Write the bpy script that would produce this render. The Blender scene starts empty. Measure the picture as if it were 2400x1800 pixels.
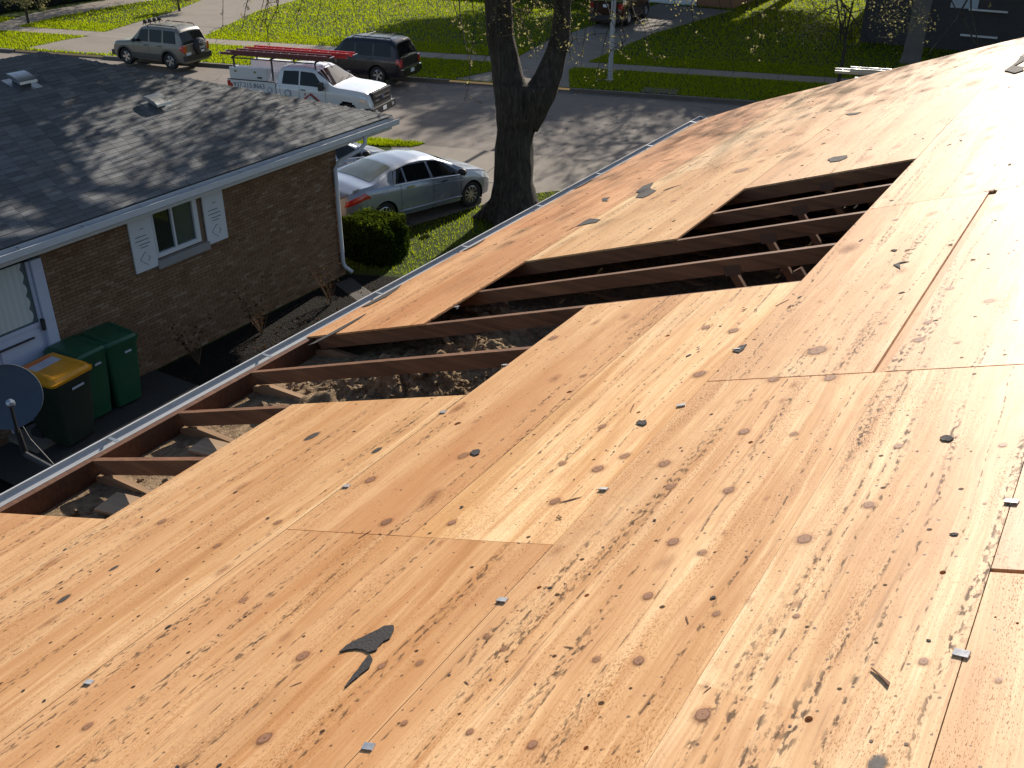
import bpy, bmesh, math, random
import numpy as np
from mathutils import Vector, Matrix, noise as mnoise
from mathutils.geometry import delaunay_2d_cdt, tessellate_polygon
R = math.radians
random.seed(7); rng = np.random.default_rng(7)
scn = bpy.context.scene; col = scn.collection

# ------------------------------------------------------------------ camera, sky, sun, exposure
cam = bpy.data.cameras.new('camera'); camo = bpy.data.objects.new('camera', cam); col.objects.link(camo)
cam.sensor_width = 36; cam.lens = 2333.98 / 2400 * 36; cam.clip_start = 0.05; cam.clip_end = 1500
CR = Vector((0.84908785, 0.52824819, 0.00191874)); CU = Vector((-0.25705719, 0.41000619, 0.87510944)); CF = Vector((-0.46148828, 0.74353801, -0.48392127))
CAMZ = 9.5
camo.matrix_world = Matrix(((CR.x, CU.x, -CF.x, 0), (CR.y, CU.y, -CF.y, 0), (CR.z, CU.z, -CF.z, CAMZ), (0, 0, 0, 1)))
scn.camera = camo
SUN_AZ, SUN_EL = R(-7), R(27)          # azimuth from +Y towards +X
w = bpy.data.worlds.new('World'); scn.world = w; w.use_nodes = True
nt = w.node_tree; nt.nodes.clear()
sky = nt.nodes.new('ShaderNodeTexSky'); sky.sky_type = 'NISHITA'; sky.sun_disc = False
sky.sun_elevation = SUN_EL; sky.sun_rotation = SUN_AZ; sky.air_density = 1.0; sky.dust_density = 1.0; sky.ozone_density = 1.0
bg = nt.nodes.new('ShaderNodeBackground'); bg.inputs[1].default_value = 0.085
wo = nt.nodes.new('ShaderNodeOutputWorld'); nt.links.new(sky.outputs[0], bg.inputs[0]); nt.links.new(bg.outputs[0], wo.inputs[0])
sl = bpy.data.lights.new('sun', 'SUN'); sl.energy = 5.0; sl.angle = R(0.53); sl.color = (1.0, 0.915, 0.80)
so = bpy.data.objects.new('sun', sl); col.objects.link(so)
sd = Vector((math.sin(SUN_AZ) * math.cos(SUN_EL), math.cos(SUN_AZ) * math.cos(SUN_EL), math.sin(SUN_EL)))
so.rotation_euler = sd.to_track_quat('Z', 'Y').to_euler(); so.location = (0, 30, 40)
vs = scn.view_settings; vs.view_transform = 'Standard'; vs.look = 'None'; vs.exposure = 0.80; vs.gamma = 1; vs.use_curve_mapping = False

# ------------------------------------------------------------------ mesh helpers
class MB:
    def __init__(s): s.v = []; s.f = []
    def add(s, vs, fs):
        o = len(s.v); s.v += [tuple(v) for v in vs]; s.f += [tuple(i + o for i in f) for f in fs]; return s
    def box(s, c, d, m=None):
        x, y, z = d[0] / 2, d[1] / 2, d[2] / 2; c = Vector(c)
        p = [Vector(q) for q in ((-x, -y, -z), (x, -y, -z), (x, y, -z), (-x, y, -z), (-x, -y, z), (x, -y, z), (x, y, z), (-x, y, z))]
        if m is not None: p = [m @ q for q in p]
        return s.add([q + c for q in p], [(3, 2, 1, 0), (4, 5, 6, 7), (0, 1, 5, 4), (1, 2, 6, 5), (2, 3, 7, 6), (3, 0, 4, 7)])
    def bx(s, a, b): return s.box([(a[i] + b[i]) / 2 for i in range(3)], [abs(b[i] - a[i]) for i in range(3)])
    def beam(s, a, b, w, h, up=(0, 0, 1)):
        a = Vector(a); b = Vector(b); d = (b - a).normalized(); r = d.cross(Vector(up))
        if r.length < 1e-4: r = d.cross(Vector((1, 0, 0)))
        r.normalize(); u = r.cross(d)
        p = [q + r * i * w / 2 + u * j * h / 2 for q in (a, b) for i, j in ((-1, -1), (1, -1), (1, 1), (-1, 1))]
        return s.add(p, [(3, 2, 1, 0), (4, 5, 6, 7), (0, 1, 5, 4), (1, 2, 6, 5), (2, 3, 7, 6), (3, 0, 4, 7)])
    def tube(s, path, rad, n=8, cap=True):
        path = [Vector(p) for p in path]; k = len(path)
        if not hasattr(rad, '__len__'): rad = [rad] * k
        ref = Vector((0.13, 0.31, 0.94)); vs = []; prev = None
        for i, p in enumerate(path):
            d = (path[min(i + 1, k - 1)] - path[max(i - 1, 0)]).normalized()
            if prev is None:
                r = d.cross(ref);
                if r.length < .05: r = d.cross(Vector((1, 0, 0)))
            else: r = prev - d * prev.dot(d)
            r.normalize(); prev = r; u = d.cross(r)
            vs += [p + (r * math.cos(a) + u * math.sin(a)) * rad[i] for a in [2 * math.pi * j / n for j in range(n)]]
        fs = [(i * n + j, i * n + (j + 1) % n, (i + 1) * n + (j + 1) % n, (i + 1) * n + j) for i in range(k - 1) for j in range(n)]
        if cap: fs += [tuple(range(n))[::-1], tuple((k - 1) * n + j for j in range(n))]
        return s.add(vs, fs)
    def lathe(s, prof, n=20, axis='Z', c=(0, 0, 0)):
        vs = []; k = len(prof)
        for r, h in prof:
            for j in range(n):
                a = 2 * math.pi * j / n; x, y = r * math.cos(a), r * math.sin(a)
                vs.append({'Z': (x, y, h), 'Y': (x, h, y), 'X': (h, x, y)}[axis])
        vs = [Vector(v) + Vector(c) for v in vs]
        return s.add(vs, [(i * n + j, i * n + (j + 1) % n, (i + 1) * n + (j + 1) % n, (i + 1) * n + j) for i in range(k - 1) for j in range(n)])
    def prism(s, poly, z0, z1, fn=None):
        """polygon (x,y) extruded from z0 to z1; fn maps (x,y,z) to a point"""
        n = len(poly); fn = fn or (lambda x, y, z: (x, y, z))
        ar = sum(poly[i][0] * poly[(i + 1) % n][1] - poly[(i + 1) % n][0] * poly[i][1] for i in range(n))
        if ar < 0: poly = poly[::-1]
        tri = tessellate_polygon([[Vector((p[0], p[1], 0)) for p in poly]])
        vs = [fn(x, y, z0) for x, y in poly] + [fn(x, y, z1) for x, y in poly]
        fs = []
        for t in tri:
            a, b, c = t
            cr = (poly[b][0] - poly[a][0]) * (poly[c][1] - poly[a][1]) - (poly[b][1] - poly[a][1]) * (poly[c][0] - poly[a][0])
            if cr < 0: a, b, c = a, c, b
            fs += [(c, b, a), (a + n, b + n, c + n)]
        fs += [(i, (i + 1) % n, (i + 1) % n + n, i + n) for i in range(n)]
        return s.add(vs, fs)
    def grid(s, fn, nu, nv):
        vs = [fn(i / nu, j / nv) for j in range(nv + 1) for i in range(nu + 1)]
        return s.add(vs, [(j * (nu + 1) + i, j * (nu + 1) + i + 1, (j + 1) * (nu + 1) + i + 1, (j + 1) * (nu + 1) + i) for j in range(nv) for i in range(nu)])
    def mesh(s, name, mat, smooth=False, angle=None):
        me = bpy.data.meshes.new(name); me.from_pydata(s.v, [], s.f)
        if mat: me.materials.append(mat)
        if smooth:
            me.polygons.foreach_set('use_smooth', [True] * len(me.polygons))
            if angle: me.set_sharp_from_angle(angle=R(angle))
        me.update(); return me

def link(name, me, parent=None, loc=None, **kw):
    o = bpy.data.objects.new(name, me); col.objects.link(o)
    if parent is not None: o.parent = parent
    if loc is not None: o.location = loc
    for k, v in kw.items(): o[k] = v
    return o
def obj(name, mb, mat, parent=None, smooth=False, angle=None, **kw):
    return link(name, mb.mesh(name, mat, smooth, angle), parent, **kw)
def thing(name, label, category, loc=(0, 0, 0), rotz=0, group=None):
    o = bpy.data.objects.new(name, None); col.objects.link(o); o.location = loc; o.rotation_euler = (0, 0, rotz); o.empty_display_size = .2
    o['label'] = label; o['category'] = category
    if group: o['group'] = group
    return o
def tag(o, label, category, group=None):
    o['label'] = label; o['category'] = category
    if group: o['group'] = group
    return o
def copy_tree(o, parent=None):
    c = o.copy(); col.objects.link(c)
    if parent is not None: c.parent = parent
    for ch in list(o.children): copy_tree(ch, c)
    return c
def text_mesh(name, s, size, mat, parent, m, **kw):
    cu = bpy.data.curves.new(name, 'FONT'); cu.body = s; cu.size = size; cu.align_x = 'CENTER'; cu.align_y = 'CENTER'; cu.extrude = .002; cu.resolution_u = 2
    to = bpy.data.objects.new(name, cu); col.objects.link(to)
    dg = bpy.context.evaluated_depsgraph_get(); me = bpy.data.meshes.new_from_object(to.evaluated_get(dg))
    bpy.data.objects.remove(to); me.transform(m); me.materials.clear(); me.materials.append(mat)
    return link(name, me, parent, **kw)

# ------------------------------------------------------------------ material helpers
class NT:
    def __init__(s, name):
        s.m = bpy.data.materials.new(name); s.m.use_nodes = True; s.t = s.m.node_tree; s.t.nodes.clear()
        s.out = s.n('ShaderNodeOutputMaterial')
    def n(s, typ, **kw):
        x = s.t.nodes.new(typ)
        for k, v in kw.items(): setattr(x, k, v)
        return x
    def put(s, sock, v):
        if isinstance(v, bpy.types.NodeSocket): s.t.links.new(v, sock)
        elif v is not None:
            if sock.type == 'RGBA' and len(v) == 3: v = (*v, 1)
            sock.default_value = v
    def coord(s, kind='Object'): return s.n('ShaderNodeTexCoord').outputs[kind]
    def geo(s, k='Position'): return s.n('ShaderNodeNewGeometry').outputs[k]
    def mapv(s, v, sc=(1, 1, 1), loc=(0, 0, 0), rot=(0, 0, 0)):
        x = s.n('ShaderNodeMapping'); s.put(x.inputs[0], v); x.inputs['Location'].default_value = loc; x.inputs['Rotation'].default_value = rot; x.inputs['Scale'].default_value = sc; return x.outputs[0]
    def noise(s, v, scale=5, detail=4, rough=.55, dist=0, out=0):
        x = s.n('ShaderNodeTexNoise'); s.put(x.inputs['Vector'], v); x.inputs['Scale'].default_value = scale; x.inputs['Detail'].default_value = detail; x.inputs['Roughness'].default_value = rough; x.inputs['Distortion'].default_value = dist; return x.outputs[out]
    def vor(s, v, scale=5, feat='F1', out='Distance', rnd=1, d2=False):
        x = s.n('ShaderNodeTexVoronoi', feature=feat, voronoi_dimensions='2D' if d2 else '3D'); s.put(x.inputs['Vector'], v); x.inputs['Scale'].default_value = scale; x.inputs['Randomness'].default_value = rnd; return x.outputs[out]
    def ramp(s, f, *st, interp='LINEAR'):
        x = s.n('ShaderNodeValToRGB'); s.put(x.inputs[0], f); cr = x.color_ramp; cr.interpolation = interp
        while len(cr.elements) < len(st): cr.elements.new(.5)
        for e, (p, c) in zip(cr.elements, st): e.position = p; e.color = (c, c, c, 1) if not hasattr(c, '__len__') else (*c[:3], 1)
        return x.outputs[0]
    def mr(s, f, a, b, c=0., d=1., clamp=True):
        x = s.n('ShaderNodeMapRange', clamp=clamp); s.put(x.inputs[0], f)
        for i, q in enumerate((a, b, c, d)): s.put(x.inputs[i + 1], q)
        return x.outputs[0]
    def mix(s, f, a, b, bt='MIX'):
        x = s.n('ShaderNodeMix', data_type='RGBA', blend_type=bt); s.put(x.inputs[0], f); s.put(x.inputs[6], a); s.put(x.inputs[7], b); return x.outputs[2]
    def math(s, op, a, b=None, c=None):
        x = s.n('ShaderNodeMath', operation=op); s.put(x.inputs[0], a)
        if b is not None: s.put(x.inputs[1], b)
        if c is not None: s.put(x.inputs[2], c)
        return x.outputs[0]
    def sep(s, v): x = s.n('ShaderNodeSeparateXYZ'); s.put(x.inputs[0], v); return x.outputs
    def comb(s, x_, y_, z_=0): x = s.n('ShaderNodeCombineXYZ'); s.put(x.inputs[0], x_); s.put(x.inputs[1], y_); s.put(x.inputs[2], z_); return x.outputs[0]
    def vadd(s, a, b): x = s.n('ShaderNodeVectorMath', operation='ADD'); s.put(x.inputs[0], a); s.put(x.inputs[1], b); return x.outputs[0]
    def orand(s): return s.n('ShaderNodeObjectInfo').outputs['Random']
    def ocol(s): return s.n('ShaderNodeObjectInfo').outputs['Color']
    def attr(s, name, out='Fac'): return s.n('ShaderNodeAttribute', attribute_name=name).outputs[out]
    def bump(s, h, st=.3, d=.01): x = s.n('ShaderNodeBump'); x.inputs['Strength'].default_value = st; x.inputs['Distance'].default_value = d; s.put(x.inputs['Height'], h); return x.outputs[0]
    def bsdf(s, color, rough=.6, metal=0., spec=.5, normal=None, alpha=None, **kw):
        b = s.n('ShaderNodeBsdfPrincipled'); s.put(b.inputs['Base Color'], color); s.put(b.inputs['Roughness'], rough); s.put(b.inputs['Metallic'], metal); s.put(b.inputs['Specular IOR Level'], spec)
        if normal is not None: s.put(b.inputs['Normal'], normal)
        if alpha is not None: s.put(b.inputs['Alpha'], alpha)
        for k, v in kw.items(): s.put(b.inputs[k.replace('_', ' ')], v)
        return b.outputs[0]
    def done(s, sh): s.t.links.new(sh, s.out.inputs[0]); return s.m

def mat_simple(name, c, rough=.6, metal=0., spec=.5, nz=25., amt=.25, bump=0., coat=0., rnd=0.):
    t = NT(name); v = t.coord(); f = t.noise(v, nz, 5)
    f2 = t.noise(v, nz * .17, 3)
    c0 = tuple(q * (1 - amt) for q in c); c1 = tuple(min(1, q * (1 + amt)) for q in c)
    cc = t.mix(t.math('ADD', t.math('MULTIPLY', f, .5), t.math('MULTIPLY', f2, .5)), c0, c1)
    if rnd:
        k = t.mr(t.orand(), 0, 1, 1 - rnd, 1 + rnd, False); cc = t.mix(1., cc, t.comb(k, k, k), 'MULTIPLY')
    return t.done(t.bsdf(cc, t.mr(f, .3, .7, rough * .85, min(1, rough * 1.15)), metal, spec, t.bump(f, bump, .01) if bump else None, **({'Coat_Weight': coat, 'Coat_Roughness': .04} if coat else {})))

def m_plywood():
    t = NT('plywood'); o = t.coord()                       # object space: x = up the slope, y = along the eave (grain)
    rnd = t.orand(); off = t.comb(t.math('MULTIPLY', rnd, 37.), t.math('MULTIPLY', rnd, 91.), 0)
    v = t.vadd(o, off)
    warp = t.noise(t.mapv(v, (2.2, .5, 1)), 1.0, 3, out=1)
    wv = t.vadd(v, t.mapv(warp, (.16, .25, 0), (-.08, -.12, 0)))
    fig = t.noise(t.mapv(wv, (6.5, .40, 1)), 1.0, 5, .6, .7)        # broad figure
    fine = t.noise(t.mapv(wv, (120, 4.5, 1)), 1.0, 4, .65)         # fine grain
    veneer = t.vor(t.mapv(v, (1.9, .14, 1)), 1.0, out='Color'); ven = t.sep(veneer)
    c = t.ramp(fig, (.25, (.32, .155, .062)), (.39, (.51, .305, .140)), (.51, (.68, .475, .275)), (.68, (.77, .59, .375)))
    fg2 = t.noise(t.mapv(wv, (30, .9, 1), (2, 4, 0)), 1.0, 5, .65, .4)
    c = t.mix(t.mr(fg2, .50, .68, 0, .55), c, (.40, .195, .07)); c = t.mix(t.mr(fg2, .30, .46, .65, 0), c, (.79, .615, .40))
    c = t.mix(t.mr(ven[0], .3, .8, 0, .5), c, (.75, .565, .355)); c = t.mix(t.mr(ven[1], .6, 1, 0, .45), c, (.45, .215, .085))
    c = t.mix(t.mr(fine, .36, .60, .42, 0), c, (.36, .165, .065))
    bl = t.noise(t.mapv(v, (7, 4, 1)), 1.0, 5, .65); c = t.mix(t.mr(bl, .50, .72, 0, .35), c, (.40, .20, .085))
    rs = t.noise(t.mapv(v, (1.7, .22, 1), (11, 5, 0)), 1.0, 5, .62, .6); c = t.mix(t.mr(rs, .46, .64, 0, .68), c, (.44, .225, .098))
    # grey weathering
    wth = t.noise(t.mapv(v, (1.3, .40, 1)), 1.0, 5, .6, .5)
    c = t.mix(t.mr(wth, .56, .74, 0, .36), c, (.33, .25, .175))
    # dark rain streaks along the grain
    st = t.noise(t.mapv(wv, (48, 1.4, 1)), 1.0, 4, .55)
    reg = t.noise(t.mapv(v, (3.1, .8, 1), (7, 3, 0)), 1.0, 3)
    stm = t.math('MULTIPLY', t.mr(st, .60, .69, 0, 1), t.mr(reg, .44, .62, 0, 1))
    c = t.mix(t.math('MULTIPLY', stm, .62), c, (.16, .068, .03))
    # small checks and crumbs, millimetres wide, everywhere but gathered in bands
    band = t.noise(t.mapv(v, (9, 1.1, 1)), 1.0, 4, .6)
    d1 = t.noise(t.mapv(wv, (330, 95, 1)), 1.0, 2, .55)
    m1 = t.mr(t.math('ADD', d1, t.math('MULTIPLY', t.math('SUBTRACT', band, .5), .42)), .605, .655, 0, 1)
    c = t.mix(t.math('MULTIPLY', m1, .66), c, (.26, .115, .045))
    d2 = t.noise(t.mapv(wv, (280, 60, 1), (5, 9, 0)), 1.0, 2, .5)
    m2 = t.mr(t.math('ADD', d2, t.math('MULTIPLY', t.math('SUBTRACT', band, .5), .45)), .665, .71, 0, 1)
    c = t.mix(t.math('MULTIPLY', m2, .52), c, (.085, .040, .024))
    # mildew trails: black speckle along a few lines
    tr = t.noise(t.mapv(wv, (5.0, .13, 1), (3, 1, 0)), 1.0, 2, .5)
    trm = t.math('MULTIPLY', t.mr(t.math('ABSOLUTE', t.math('SUBTRACT', tr, .52)), .0, .016, 1, 0), t.mr(t.noise(t.mapv(v, (75, 30, 1)), 1.0, 3), .50, .57, 0, 1))
    c = t.mix(t.math('MULTIPLY', trm, .88), c, (.05, .038, .034))
    # nail holes
    pv = t.vor(v, 5.2, d2=True); pc = t.sep(t.vor(v, 5.2, out='Color', d2=True))
    pit = t.math('MULTIPLY', t.mr(t.math('SUBTRACT', pv, t.mr(pc[1], 0, 1, .018, .042)), -.006, .004, 1, 0), t.math('GREATER_THAN', pc[0], .42))
    c = t.mix(t.math('MULTIPLY', pit, .92), c, (.030, .018, .014))
    pv2 = t.vor(v, 12., d2=True); pc2 = t.sep(t.vor(v, 12., out='Color', d2=True))
    pit2 = t.math('MULTIPLY', t.math('LESS_THAN', pv2, t.mr(pc2[1], 0, 1, .025, .06)), t.math('GREATER_THAN', pc2[0], .45))
    c = t.mix(t.math('MULTIPLY', pit2, .8), c, (.07, .04, .03))
    oc = t.ocol(); c = t.mix(1., c, oc, 'MULTIPLY')
    dents = t.math('ADD', t.math('ADD', m1, m2), t.math('MULTIPLY', pit, 2.))
    h = t.math('ADD', t.math('MULTIPLY', fine, .6), t.math('SUBTRACT', t.math('MULTIPLY', bl, .7), t.math('MULTIPLY', dents, .6)))
    return t.done(t.bsdf(c, t.mr(bl, .2, .8, .47, .54), 0, t.mr(t.math('ADD', t.math('ADD', m1, m2), t.math('ADD', trm, pit)), 0, 1, .36, .06), t.bump(h, .16, .002)))

def m_knot(kind):
    t = NT('knot_' + ['wood', 'hole_rim', 'smear', 'tar'][kind]); o = t.coord(); r0 = t.orand(); rnd = t.math('MULTIPLY', r0, 50)
    nz = t.noise(t.vadd(t.mapv(o, (1, 1, 1)), t.comb(rnd, rnd, 0)), 2.6, 4, .6)
    n2 = t.noise(t.vadd(t.mapv(o, (1, .35, 1)), t.comb(rnd, rnd, 0)), 9, 4, .7)
    xy = t.sep(o); r = t.math('SQRT', t.math('ADD', t.math('POWER', xy[0], 2.), t.math('POWER', xy[1], 2.)))
    rr = t.math('ADD', r, t.math('MULTIPLY', t.math('SUBTRACT', nz, .5), .36))
    fade = t.mr(r0, 0, 1, .62, 1.)
    if kind == 0:
        ring = t.math('SINE', t.math('MULTIPLY', rr, 42.))
        c = t.mix(t.mr(ring, -1, 1, 0, 1), (.23, .105, .055), (.36, .185, .10))
        c = t.mix(t.mr(rr, .0, .14, .8, 0), c, (.10, .045, .03)); c = t.mix(t.math('MULTIPLY', t.mr(n2, .55, .62), .6), c, (.08, .04, .03))
        c = t.mix(t.mr(rr, .40, .46, 0, 1), c, (.15, .062, .03)); c = t.mix(t.mr(rr, .49, .56, 0, 1), c, (.38, .165, .065))
        a = t.math('MULTIPLY', t.ramp(rr, (.0, .95), (.48, .95), (.56, .32), (.95, 0.)), fade)
    elif kind == 1:
        c = (.34, .15, .06); a = t.math('MULTIPLY', t.ramp(rr, (.0, .5), (.5, .45), (.9, 0.)), n2)
    elif kind == 2:
        c = t.mix(nz, (.26, .10, .04), (.40, .19, .08)); a = t.math('MULTIPLY', t.math('MULTIPLY', t.ramp(rr, (.1, .75), (.5, .35), (.92, 0.)), t.mr(n2, .3, .65, .15, 1)), fade)
    else:
        c = t.mix(nz, (.030, .025, .024), (.075, .058, .05)); a = t.math('MULTIPLY', t.ramp(rr, (.45, .95), (.6, .35), (.75, 0.)), t.mr(n2, .3, .5, .5, 1))
    return t.done(t.bsdf(c, .5, 0, .5, None, a))

def m_shingle():
    t = NT('shingle'); v = t.coord('Generated') ; p = t.geo(); r = t.math('ADD', t.attr('rnd'), t.math('MULTIPLY', t.orand(), .001))
    g = t.noise(p, 160, 3, .7); g2 = t.noise(p, 3.0, 4, .6)
    c = t.ramp(g, (.3, (.055, .060, .070)), (.5, (.125, .128, .132)), (.7, (.25, .245, .235)))
    k = t.mr(r, 0, 1, .72, 1.28, False); c = t.mix(1., c, t.comb(k, k, k), 'MULTIPLY')
    c = t.mix(t.mr(g2, .4, .7, 0, .35), c, (.095, .10, .11))
    return t.done(t.bsdf(c, .9, 0, .25, t.bump(g, .6, .006)))
def m_brick():
    t = NT('brick'); p = t.geo(); r = t.attr('rnd'); g = t.noise(p, 60, 4, .65)
    c = t.ramp(r, (.0, (.165, .093, .053)), (.25, (.205, .121, .071)), (.7, (.225, .137, .081)), (.93, (.25, .16, .098)), (1., (.29, .21, .145)))
    k = t.mr(g, .25, .75, .75, 1.2, False); c = t.mix(1., c, t.comb(k, k, k), 'MULTIPLY')
    return t.done(t.bsdf(c, .9, 0, .2, t.bump(g, .5, .004)))
def m_grass():
    t = NT('grass'); r = t.attr('rnd'); p = t.geo(); n = t.noise(p, .5, 4, .6)
    c = t.ramp(r, (0, (.095, .14, .006)), (.5, (.145, .195, .008)), (.85, (.185, .225, .012)), (1., (.21, .21, .04)))
    c = t.mix(t.mr(n, .4, .65, 0, .6), c, (.155, .190, .010))
    d = t.n('ShaderNodeBsdfDiffuse'); t.put(d.inputs[0], c); tr = t.n('ShaderNodeBsdfTranslucent'); t.put(tr.inputs[0], t.mix(1., c, (2.0, 1.9, .6), 'MULTIPLY'))
    m = t.n('ShaderNodeMixShader'); m.inputs[0].default_value = .6; t.t.links.new(d.outputs[0], m.inputs[1]); t.t.links.new(tr.outputs[0], m.inputs[2])
    return t.done(m.outputs[0])
def m_leaf(name, c0, c1, trans=.5, tint=(1.7, 1.6, .8)):
    t = NT(name); r = t.attr('rnd'); c = t.mix(r, c0, c1)
    d = t.n('ShaderNodeBsdfDiffuse'); t.put(d.inputs[0], c); tr = t.n('ShaderNodeBsdfTranslucent'); t.put(tr.inputs[0], t.mix(1., c, tint, 'MULTIPLY'))
    m = t.n('ShaderNodeMixShader'); m.inputs[0].default_value = trans; t.t.links.new(d.outputs[0], m.inputs[1]); t.t.links.new(tr.outputs[0], m.inputs[2])
    return t.done(m.outputs[0])
def m_bark():
    t = NT('bark'); v = t.coord(); n = t.noise(t.mapv(v, (14, 14, 2.2)), 1., 6, .65, .8); n2 = t.noise(v, 1.2, 4)
    c = t.ramp(n, (.3, (.018, .016, .015)), (.5, (.050, .043, .037)), (.75, (.115, .098, .082))); c = t.mix(t.mr(n2, .45, .7, 0, .3), c, (.06, .065, .045))
    return t.done(t.bsdf(c, .95, 0, .2, t.bump(n, 1., .05)))
def m_concrete(name, c, sc=1.):
    t = NT(name); p = t.geo(); a = t.noise(p, 45, 5, .7); b = t.noise(p, .8 * sc, 6, .62, .4); e = t.noise(t.mapv(p, (.25, 3.2, 1), rot=(0, 0, R(-14.8))), 1., 4, .6)
    cc = t.mix(t.mr(a, .3, .7), tuple(q * .78 for q in c), tuple(q * 1.18 for q in c))
    cc = t.mix(t.mr(b, .42, .72, 0, .5), cc, tuple(q * .62 for q in c)); cc = t.mix(t.mr(e, .55, .75, 0, .3), cc, tuple(q * .7 for q in c))
    if name == 'road_concrete':
        wp = t.vadd(p, t.mapv(t.noise(p, .9, 4, .6, out=1), (1.2, 1.2, 0), (-.6, -.6, 0))); ck = t.vor(wp, .16, 'DISTANCE_TO_EDGE', d2=True); cc = t.mix(t.mr(ck, .0, .0045, .75, 0), cc, (.03, .028, .026))
        pt = t.sep(t.vor(t.mapv(p, (1, 1, 1), rot=(0, 0, R(-14.8))), .22, out='Color', d2=True)); cc = t.mix(t.math('MULTIPLY', t.math('GREATER_THAN', pt[0], .72), .28), cc, (.11, .10, .095))
        ol = t.noise(t.mapv(p, (.22, 1.3, 1), rot=(0, 0, R(-14.8))), 1., 4, .6); cc = t.mix(t.mr(ol, .56, .72, 0, .45), cc, (.07, .062, .056))
    sp = t.vor(p, 1.1); cc = t.mix(t.mr(sp, .0, .09, .35, 0), cc, (.06, .05, .045))
    return t.done(t.bsdf(cc, .88, 0, .3, t.bump(a, .4, .006)))
def m_ground():
    t = NT('lawn_soil'); p = t.geo(); a = t.noise(p, 18, 6, .7); b = t.noise(p, .6, 4)
    c = t.ramp(a, (.3, (.018, .026, .007)), (.55, (.045, .065, .014)), (.75, (.075, .095, .022))); c = t.mix(t.mr(b, .45, .7, 0, .5), c, (.06, .075, .015))
    return t.done(t.bsdf(c, .95, 0, .1, t.bump(a, .8, .05)))
def m_soil():
    t = NT('mulch'); p = t.geo(); a = t.noise(p, 35, 6, .75); s = t.vor(p, 26)
    c = t.ramp(a, (.35, (.008, .0075, .007)), (.6, (.022, .019, .016)), (.78, (.06, .05, .04)))
    return t.done(t.bsdf(c, .95, 0, .1, t.bump(t.math('ADD', a, s), 1., .04)))
def m_timber(name, dark, light, rough=.7):
    t = NT(name); v = t.coord(); rnd = t.math('MULTIPLY', t.orand(), 33.); v = t.vadd(v, t.comb(rnd, rnd, rnd))
    n = t.noise(t.mapv(v, (1.1, 55, 26)), 1., 4, .6, .5); b = t.noise(v, 1.7, 4)
    c = t.ramp(n, (.3, dark), (.7, light)); c = t.mix(t.mr(b, .4, .7, 0, .5), c, dark)
    k = t.vor(t.mapv(v, (1, 4, 4)), 1.6); c = t.mix(t.mr(k, .03, .1, .6, 0), c, (.05, .025, .015))
    return t.done(t.bsdf(c, rough, 0, .3, t.bump(n, .3, .003)))
def m_insul():
    t = NT('insulation'); p = t.geo(); a = t.noise(p, 22, 6, .7); b = t.noise(p, 90, 4, .7)
    c = t.ramp(a, (.3, (.17, .120, .075)), (.55, (.36, .26, .165)), (.75, (.52, .40, .28)))
    return t.done(t.bsdf(c, 1., 0, .0, t.bump(t.math('ADD', a, b), 1., .03)))
def m_glass(name, c=(.012, .014, .016), rough=.03, spec=.7):
    t = NT(name); n = t.noise(t.coord(), 2.5, 2)
    return t.done(t.bsdf(t.mix(n, c, tuple(q * 1.5 for q in c)), rough, 0, spec))
def m_paint(name, c, metal=.0, rough=.32, dirt=.3, coat=.7):
    t = NT(name); v = t.coord(); d = t.noise(v, 3.2, 5, .65); g = t.noise(v, 40, 4, .7)
    z = t.sep(v)[2]; low = t.math('MULTIPLY', t.mr(z, .25, .75, 1, 0), t.mr(t.math('ADD', d, t.math('MULTIPLY', g, .3)), .45, .75))
    cc = t.mix(t.math('MULTIPLY', low, dirt), c, (.16, .13, .10)); cc = t.mix(t.mr(d, .5, .75, 0, dirt * .35), cc, (.25, .23, .2))
    return t.done(t.bsdf(cc, t.mr(d, .3, .7, rough * .8, rough * 1.3), metal, .5, None, Coat_Weight=coat, Coat_Roughness=.05))
def m_curtain():
    t = NT('lace_curtain'); v = t.coord(); n = t.noise(v, 60, 3); f = t.math('SINE', t.math('MULTIPLY', t.sep(v)[1], 55.))
    return t.done(t.bsdf(t.mix(t.mr(f, -1, 1), (.50, .54, .53), (.56, .60, .59)), .9, 0, .2, t.bump(n, .3, .01)))

PLY = m_plywood(); KN = [m_knot(i) for i in range(4)]; SHG = m_shingle(); BRK = m_brick(); GRS = m_grass(); BARK = m_bark()
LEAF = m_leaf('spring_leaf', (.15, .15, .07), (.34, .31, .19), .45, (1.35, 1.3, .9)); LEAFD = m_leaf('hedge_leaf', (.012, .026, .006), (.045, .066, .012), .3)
ROAD = m_concrete('road_concrete', (.175, .148, .126)); DRIVE = m_concrete('drive_concrete', (.195, .168, .138)); WALK = m_concrete('walk_concrete', (.215, .185, .152)); CURB = m_concrete('curb_concrete', (.14, .125, .105))
GND = m_ground(); SOIL = m_soil()
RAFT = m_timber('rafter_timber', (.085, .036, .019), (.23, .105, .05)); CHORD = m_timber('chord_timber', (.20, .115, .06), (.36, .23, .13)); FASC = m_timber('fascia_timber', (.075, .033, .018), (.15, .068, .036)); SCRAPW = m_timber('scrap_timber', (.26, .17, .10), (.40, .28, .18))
INS = m_insul(); GYP = mat_simple('ceiling_board', (.20, .165, .13), .95, amt=.4, nz=6)
GALV = mat_simple('galvanised', (.40, .42, .44), .38, .85, nz=14, amt=.35); ALU = mat_simple('aluminium', (.62, .63, .64), .32, .9, amt=.15); STEEL = mat_simple('clip_steel', (.50, .50, .50), .42, .45, nz=80, amt=.6)
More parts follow.
